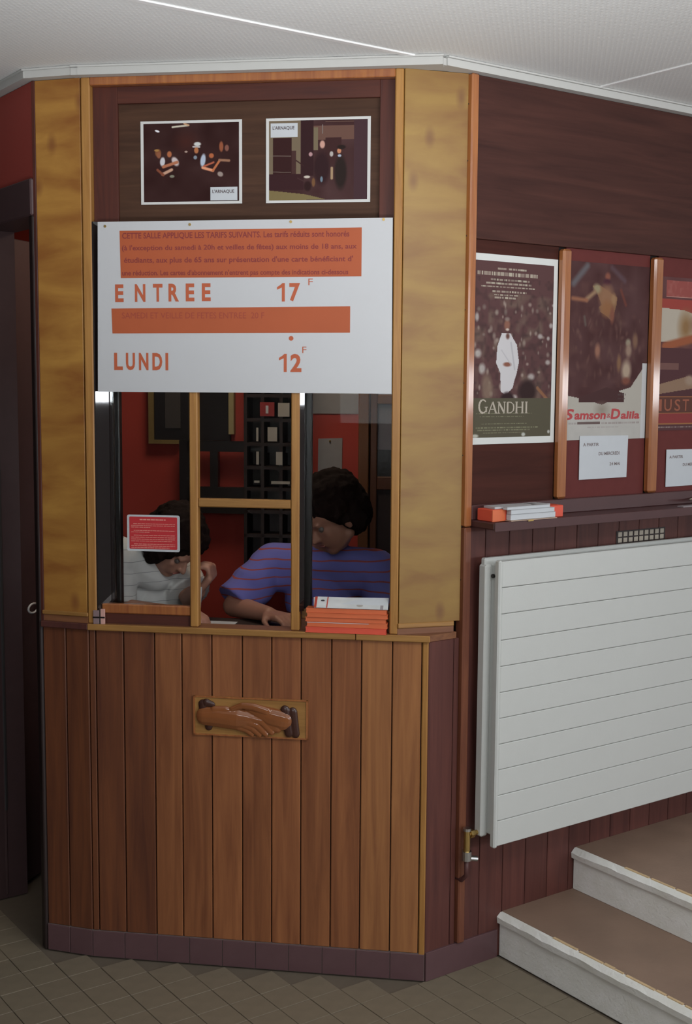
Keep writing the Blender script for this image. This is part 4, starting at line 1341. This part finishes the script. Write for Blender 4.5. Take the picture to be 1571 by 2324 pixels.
# dark wall rack with a rail
rk = thing('wall_rack', FF, (-.8, yb - .1, 1.25), 'black rack with a long rail and uprights against the red wall', 'rack')
part('rail', B(-1.02, -.60, yb - .06, yb - .03, 1.435, 1.475), m_black, rk)
part('rail', B(-1.02, -.60, yb - .06, yb - .03, 1.20, 1.30), m_black, rk)
part('upright', B(-1.05, -.985, yb - .06, yb - .03, .9, 1.475), m_black, rk)
part('upright', B(-.93, -.90, yb - .06, yb - .03, 1.30, 1.435), m_black, rk)
# pigeonholes
pg = thing('pigeonhole_unit', FF, (-.68, yb - .06, 1.15), 'dark pigeonhole unit with white labels behind the middle pane', 'shelf unit')
pb_ = MB().box(-.785, -.575, yb - .02, yb - .002, 1.0, 1.9)
for z_ in (1.0, 1.12, 1.21, 1.295, 1.375, 1.462, 1.552, 1.642, 1.73, 1.82): pb_.box(-.785, -.575, yb - .12, yb - .02, z_, z_ + .012)
for x_ in (-.785, -.72, -.65, -.587): pb_.box(x_, x_ + .012, yb - .12, yb - .02, 1.0, 1.9)
part('carcass', pb_, m_dark, pg)
labels_ = [(-.747, -.739, 1.48, 1.53), (-.704, -.668, 1.48, 1.532), (-.747, -.737, 1.393, 1.441), (-.672, -.648, 1.393, 1.441), (-.665, -.622, 1.572, 1.622), (-.70, -.69, 1.585, 1.61),
           (-.755, -.735, 1.325, 1.333), (-.69, -.62, 1.322, 1.332)]
for i, (a_, b_, z0, z1) in enumerate(labels_):
    part('label', B(a_ + .01, b_ + .01, yb - .124, yb - .120, z0, z1), plain('label_white', (.42, .40, .37, 1), .7), pg)
t = thing('red_folder', FF, (-.68, yb - .11, 1.575), 'small red folder with a white tag in the top pigeonhole', 'folder')
part('cover', B(-.722, -.668, yb - .128, yb - .122, 1.573, 1.624), plain('folder_red', (.30, .03, .03, 1), .5), t)
part('tag', B(-.700, -.690, yb - .130, yb - .128, 1.583, 1.612), m_paper, t)
# papers
for (a_, b_, z0, z1, lb) in ((-.56, -.372, 1.581, 1.80, 'large grey sheet pinned high on the red wall behind the right pane'), (-.585, -.552, 1.349, 1.489, 'narrow grey sheet on the red wall beside the dark post'),
                         (-.525, -.433, 1.349, 1.490, 'grey sheet pinned on the red wall above the striped man')):
    t = thing('pinned_sheet', FF, ((a_ + b_) / 2, yb - .002, z0), lb, 'paper', 'grey sheets pinned inside the booth')
    part('sheet', MB().plate([(a_, z0), (b_, z0 + .001), (b_ + .001, z1), (a_ + .001, z1 - .003)], yb - .003, yb - .0005), plain('dim_paper', (.30, .29, .30, 1), .8), t)
    part('pin', MB().ball(((a_ + b_) / 2, yb - .005, z1 - .012), .004, 8, 6), m_brass, t)
# inner door
idr = thing('inner_door', FF, (-.15, yb - .03, 0), 'brown wooden door with a greyish glass pane inside the booth', 'door')
part('frame_post', B(-.365, -.325, yb - .05, yb, 0, 2.2, bev=.003), plain('brown_door', (.16, .062, .02, 1), .5), idr)
ids = part('door_stile', B(-.322, -.295, yb - .04, yb - .005, .1, 2.1, bev=.003), plain('brown_door_dark', (.10, .035, .014, 1), .5), idr)
part('door_rail', B(-.295, .02, yb - .04, yb - .005, 1.30, 1.35, bev=.003), plain('brown_door_dark', (.10, .035, .014, 1), .5), idr)
part('door_rail', B(-.295, .02, yb - .04, yb - .005, 1.62, 1.655, bev=.003), plain('brown_door', (.16, .062, .02, 1), .5), idr)
part('door_panel', B(-.295, .02, yb - .03, yb - .015, .1, 1.30), m_dark, idr)
part('pane', B(-.295, .02, yb - .028, yb - .022, 1.45, 1.62), plain('grey_pane', (.16, .15, .18, 1), .4), idr)
part('pane', B(-.295, .02, yb - .028, yb - .022, 1.35, 1.45), m_black, idr)
part('pane', B(-.295, .02, yb - .028, yb - .022, 1.655, 1.9), plain('grey_pane_light', (.36, .38, .42, 1), .4), idr)
part('door_handle', MB().ball((-.31, yb - .06, 1.05), .018, 10, 7).tube([(-.31, yb - .06, 1.05), (-.31, yb - .03, 1.05)], .008, 8), m_brass, ids)

# desk papers
solo('desk_paper', MB().box(-.78, -.62, .20, .33, .9555, .957), m_paper, FF, 'sheet of white paper lying on the inner counter before the two people', 'paper')
solo('desk_box', B(-.33, -.135, .10, .18, .9555, 1.045, bev=.004), m_black, FF, 'black low box on the inner counter behind the right pane', 'box')


# =====================================================================================
# PEOPLE
# =====================================================================================
def rotm(yaw, pitch, roll):
    return (Matrix.Rotation(yaw, 3, 'Z') @ Matrix.Rotation(pitch, 3, 'X') @ Matrix.Rotation(roll, 3, 'Y'))


def head_parts(mb, c_, R, s_=1.0):
    """head looking along local -Y, crown +Z; c_ = centre of skull"""
    c_ = Vector(c_)
    def p(x, y, z): return c_ + R @ Vector((x * s_, y * s_, z * s_))
    mb.ball(p(0, .012, .03), (.074 * s_, .092 * s_, .082 * s_), 20, 14, R)       # skull
    mb.ball(p(0, -.018, -.035), (.056 * s_, .062 * s_, .075 * s_), 18, 12, R)    # face
    mb.ball(p(0, -.048, -.092), (.026 * s_, .022 * s_, .018 * s_), 12, 8, R)     # chin
    mb.cap(p(-.045, .01, -.065), p(-.015, -.045, -.092), .018 * s_, .014 * s_, 10)
    mb.cap(p(.045, .01, -.065), p(.015, -.045, -.092), .018 * s_, .014 * s_, 10)
    mb.cap(p(-.03, -.072, .012), p(.03, -.072, .012), .010 * s_, .010 * s_, 10)  # brow
    mb.cap(p(0, -.074, .0), p(0, -.092, -.036), .007 * s_, .011 * s_, 10)        # nose
    mb.ball(p(-.009, -.082, -.038), .007 * s_, 8, 6); mb.ball(p(.009, -.082, -.038), .007 * s_, 8, 6)
    mb.ball(p(-.034, -.055, -.025), (.018 * s_, .014 * s_, .018 * s_), 10, 8, R); mb.ball(p(.034, -.055, -.025), (.018 * s_, .014 * s_, .018 * s_), 10, 8, R)
    mb.cap(p(-.016, -.070, -.062), p(.016, -.070, -.062), .008 * s_, .008 * s_, 8)  # mouth mound
    for sx in (-1, 1):
        mb.ball(p(sx * .074, .012, -.018), (.010 * s_, .018 * s_, .030 * s_), 10, 8, R)
        mb.ball(p(sx * .079, .010, -.002), (.009 * s_, .017 * s_, .014 * s_), 10, 8, R)


def hand_parts(mb, wrist, d, nrm, side, s_=1.0, curl=.35):
    """palm and five bent fingers. d = pointing direction, nrm = back-of-hand normal, side = +1/-1 thumb side"""
    d = Vector(d).normalized(); nrm = Vector(nrm); nrm = (nrm - d * nrm.dot(d)).normalized(); lat = d.cross(nrm) * side
    w_ = Vector(wrist)
    for k in range(4):
        t = (k - 1.5) * .019 * s_
        mb.cap(w_ + d * .012 * s_ + lat * t * .6, w_ + d * .080 * s_ + lat * t, .015 * s_, .0125 * s_, 10)
        L = (.036, .042, .040, .031)[k if side > 0 else 3 - k] * s_
        p0 = w_ + d * .082 * s_ + lat * t
        d1 = (d * math.cos(curl) - nrm * math.sin(curl)); d2 = (d * math.cos(curl * 2.6) - nrm * math.sin(curl * 2.6))
        d3 = (d * math.cos(curl * 3.6) - nrm * math.sin(curl * 3.6))
        p1_ = p0 + d1 * L; p2_ = p1_ + d2 * L * .7; p3_ = p2_ + d3 * L * .5
        mb.cap(p0, p1_, .0095 * s_, .0088 * s_, 10); mb.cap(p1_, p2_, .0088 * s_, .008 * s_, 10); mb.cap(p2_, p3_, .008 * s_, .0068 * s_, 10)
    a = w_ + d * .018 * s_ + lat * .026 * s_
    b_ = a + (d * .7 + lat * .7 - nrm * .3).normalized() * .042 * s_
    e = b_ + (d * .95 + lat * .15 - nrm * .4).normalized() * .030 * s_
    mb.cap(a, b_, .0135 * s_, .0105 * s_, 10); mb.cap(b_, e, .0105 * s_, .0085 * s_, 10)


def person(name_lbl, J, R, hs, skin, shirtmat, hairfn, s_=.92, sleeve=.5):
    """J: joints in booth frame coordinates"""
    t = thing('person', FF, (J['pelvis'][0], J['pelvis'][1], 0), name_lbl, 'person', 'people behind the service window')
    V = Vector
    P = {k: V(v) for k, v in J.items() if isinstance(v, tuple)}
    b = MB()
    b.ball(P['pelvis'], (.15 * s_, .12 * s_, .11 * s_), 18, 12)
    b.cap(P['pelvis'], P['chest'], .125 * s_, .13 * s_, 18)
    b.cap(P['chest'], P['neckb'], .12 * s_, .065 * s_, 18)
    b.cap(P['neckb'], P['head'] + (P['neckb'] - P['head']).normalized() * .06, .058 * s_, .055 * s_, 14)
    for sd in ('L', 'R'):
        b.cap(P['neckb'] + V((0, 0, -.04)), P['sh' + sd], .06 * s_, .058 * s_, 14)
        b.cap(P['sh' + sd], P['el' + sd], .052 * s_, .040 * s_, 14)
        b.cap(P['el' + sd], P['wr' + sd], .040 * s_, .026 * s_, 14)
        b.cap(P['pelvis'] + (P['kn' + sd] - P['pelvis']) * .15, P['kn' + sd], .082 * s_, .056 * s_, 14)
        b.cap(P['kn' + sd], P['an' + sd], .054 * s_, .036 * s_, 14)
        fd = V(J['fdir']); b.cap(P['an' + sd] + V((0, 0, -.03)), P['an' + sd] + fd * .15 + V((0, 0, -.038)), .036 * s_, .030 * s_, 12)
        dd = (P['wr' + sd] - P['el' + sd]).normalized()
        hd = V(J.get('hd' + sd, tuple(dd)))
        hand_parts(b, P['wr' + sd], hd, V(J['hn' + sd]), J['side' + sd], s_, J.get('curl' + sd, .35))
    head_parts(b, P['head'], R, hs)
    body = remesh(b, .0055, 3)
    bo = part('body', body, skin, t, smooth=True)
    # eyes and lips
    for sx in (-1, 1):
        part('eye', MB().ball(P['head'] + R @ V((sx * .031 * hs, -.064 * hs, -.006 * hs)), .010 * hs, 10, 8), m_eye, t, smooth=True)
    part('mouth', MB().cap(P['head'] + R @ V((-.015 * hs, -.0775 * hs, -.062 * hs)), P['head'] + R @ V((.015 * hs, -.0775 * hs, -.062 * hs)), .004 * hs, .004 * hs, 8), m_lip, t, smooth=True)
    # shirt: torso and short sleeves
    q = MB(); g = .014
    q.cap(P['pelvis'] + V((0, 0, .02)), P['chest'], .13 * s_ + g, .135 * s_ + g, 20)
    q.cap(P['chest'], P['neckb'] + (P['chest'] - P['neckb']) * .22, .125 * s_ + g, .072 * s_ + g, 20)
    q.cap(P['shL'] + V((0, 0, -.03)), P['shR'] + V((0, 0, -.03)), .07 * s_, .07 * s_, 14)
    for sd in ('L', 'R'):
        q.cap(P['neckb'] + V((0, 0, -.055)), P['sh' + sd], .062 * s_ + g * .8, .060 * s_ + g, 16)
        e = P['sh' + sd] + (P['el' + sd] - P['sh' + sd]) * J.get('sleeve', .75)
        dd = (e - P['sh' + sd]).normalized()
        n0 = 7
        path = [P['sh' + sd] + (e - P['sh' + sd]) * i / n0 for i in range(n0 + 1)]
        q.tube(path, [.058 * s_ + g * (1 + .5 * i / n0) + .003 * math.sin(i * 2.1) for i in range(n0 + 1)], 16)
    sh_ = remesh(q, .006, 3)
    # soft creases
    sh_.v = [tuple(Vector(v) + Vector((noise.noise(Vector(v) * 13), noise.noise(Vector(v) * 13 + Vector((5, 0, 0))), 0)) * .006) for v in sh_.v]
    part('shirt', sh_, shirtmat, t, smooth=True)
    # trousers
    q = MB(); q.ball(P['pelvis'] + V((0, 0, -.02)), (.165 * s_, .135 * s_, .115 * s_), 16, 10)
    for sd in ('L', 'R'):
        q.cap(P['pelvis'] + (P['kn' + sd] - P['pelvis']) * .15, P['kn' + sd], .095 * s_, .066 * s_, 14)
        q.cap(P['kn' + sd], P['an' + sd], .066 * s_, .052 * s_, 14)
    part('trousers', remesh(q, .010, 3), m_cloth, t, smooth=True)
    for sd in ('L', 'R'):
        fd = V(J['fdir'])
        part('shoe', MB().cap(P['an' + sd] + V((0, 0, -.032)), P['an' + sd] + fd * .16 + V((0, 0, -.040)), .043 * s_, .036 * s_, 12), m_black, t, smooth=True)
    h = MB(); hairfn(h, P['head'], R, hs)
    hm = remesh(h, .006, 1)
    hm.v = [tuple(Vector(v) + (Vector(v) - P['head']).normalized() * (noise.noise(Vector(v) * 42) * .008 + noise.noise(Vector(v) * 90) * .004)) for v in hm.v]
    part('hair', hm, m_hair, t, smooth=True)
    return t


def hair_bushy(mb, c_, R, s_):
    def p(x, y, z): return Vector(c_) + R @ Vector((x * s_, y * s_, z * s_))
    mb.ball(p(0, .030, .060), (.104 * s_, .106 * s_, .088 * s_), 20, 14, R)
    mb.ball(p(0, .060, .0), (.098 * s_, .078 * s_, .098 * s_), 18, 12, R)
    for sx in (-1, 1):
        mb.ball(p(sx * .066, .022, .035), (.034 * s_, .062 * s_, .070 * s_), 12, 9, R)
        mb.ball(p(sx * .074, .050, -.030), (.026 * s_, .035 * s_, .050 * s_), 12, 9, R)
    mb.ball(p(.0, -.030, .092), (.070 * s_, .052 * s_, .036 * s_), 14, 9, R)


def hair_full(mb, c_, R, s_):
    def p(x, y, z): return Vector(c_) + R @ Vector((x * s_, y * s_, z * s_))
    mb.ball(p(0, .022, .052), (.094 * s_, .104 * s_, .086 * s_), 20, 14, R)
    mb.ball(p(0, .066, -.02), (.092 * s_, .070 * s_, .10 * s_), 18, 12, R)
    mb.ball(p(0, -.045, .075), (.074 * s_, .042 * s_, .036 * s_), 14, 9, R)
    for sx in (-1, 1):
        mb.ball(p(sx * .072, .008, .0), (.030 * s_, .058 * s_, .084 * s_), 12, 9, R)
        mb.ball(p(sx * .070, -.034, .035), (.024 * s_, .036 * s_, .050 * s_), 12, 9, R)


# right-hand person: chest to the window, head turned down to picture left
JB = dict(pelvis=(-.37, .74, .72), chest=(-.385, .60, 1.00), neckb=(-.375, .545, 1.165), head=(-.350, .475, 1.275),
          shL=(-.215, .545, 1.100), shR=(-.555, .555, 1.110), elL=(-.150, .46, .965), elR=(-.660, .45, .985),
          wrL=(-.285, .335, .985), wrR=(-.520, .325, .985), knL=(-.26, .40, .62), knR=(-.50, .42, .62), anL=(-.26, .42, .075), anR=(-.50, .44, .075),
          fdir=(0, -1, 0), hnL=(0, 0, 1), hnR=(0, 0, 1), sideL=-1, sideR=1, sleeve=.95)
pr2 = person('person in blue red-striped shirt with bushy dark hair behind the right pane', JB,
             rotm(math.radians(-52), math.radians(30), math.radians(-6)), .98, m_skin2, m_blue, hair_bushy, .92)
# left-hand person: facing picture right, bent over the counter, writing
JA = dict(pelvis=(-1.10, .66, .72), chest=(-1.01, .55, .985), neckb=(-.935, .475, 1.135), head=(-.845, .42, 1.185),
          shL=(-.90, .60, 1.085), shR=(-1.02, .37, 1.145), elL=(-.815, .50, .995), elR=(-1.03, .34, .985),
          wrL=(-.765, .40, 1.035), wrR=(-.815, .28, .988), hdR=(.95, -.1, .0), hdL=(.55, -.15, .60), knL=(-.78, .74, .62), knR=(-.80, .55, .62),
          anL=(-.82, .72, .075), anR=(-.83, .56, .075), fdir=(1, 0, 0), hnL=(.9, 0, -.3), hnR=(0, 0, 1), sideL=1, sideR=1, sleeve=.86, curlL=.8, curlR=.45)
pr1 = person('person in white fine-striped shirt bowing over the counter behind the left pane', JA,
             rotm(math.radians(62), math.radians(48), 0), .95, m_skin, m_white, hair_full, .90)
pn = thing('white_pen', FF, (-.735, .33, .957), 'thin white pen held upright over the counter by the bowed person', 'pen')
part('barrel', MB().tube([(-.742, .325, .985), (-.738, .33, 1.062)], .0042, 10), m_paper, pn)
part('tip', MB().tube([(-.743, .3235, .970), (-.742, .325, .985)], [.001, .004], 10), m_black, pn)

# stools
for (cx_, cy_, lb) in ((-.37, .76, 'stool under the person in the blue striped shirt'), (-1.12, .66, 'stool under the person in the white shirt')):
    t = thing('stool', FF, (cx_, cy_, .01), lb, 'stool', 'stools inside the booth')
    part('seat', MB().tube([(cx_, cy_, .585), (cx_, cy_, .615)], .155, 24), m_dark, t)
    for k in range(4):
        a = math.pi / 4 + k * math.pi / 2
        part('leg', MB().tube([(cx_ + .10 * math.cos(a), cy_ + .10 * math.sin(a), .585), (cx_ + .16 * math.cos(a), cy_ + .16 * math.sin(a), .010)], .013, 8), m_dark, t)
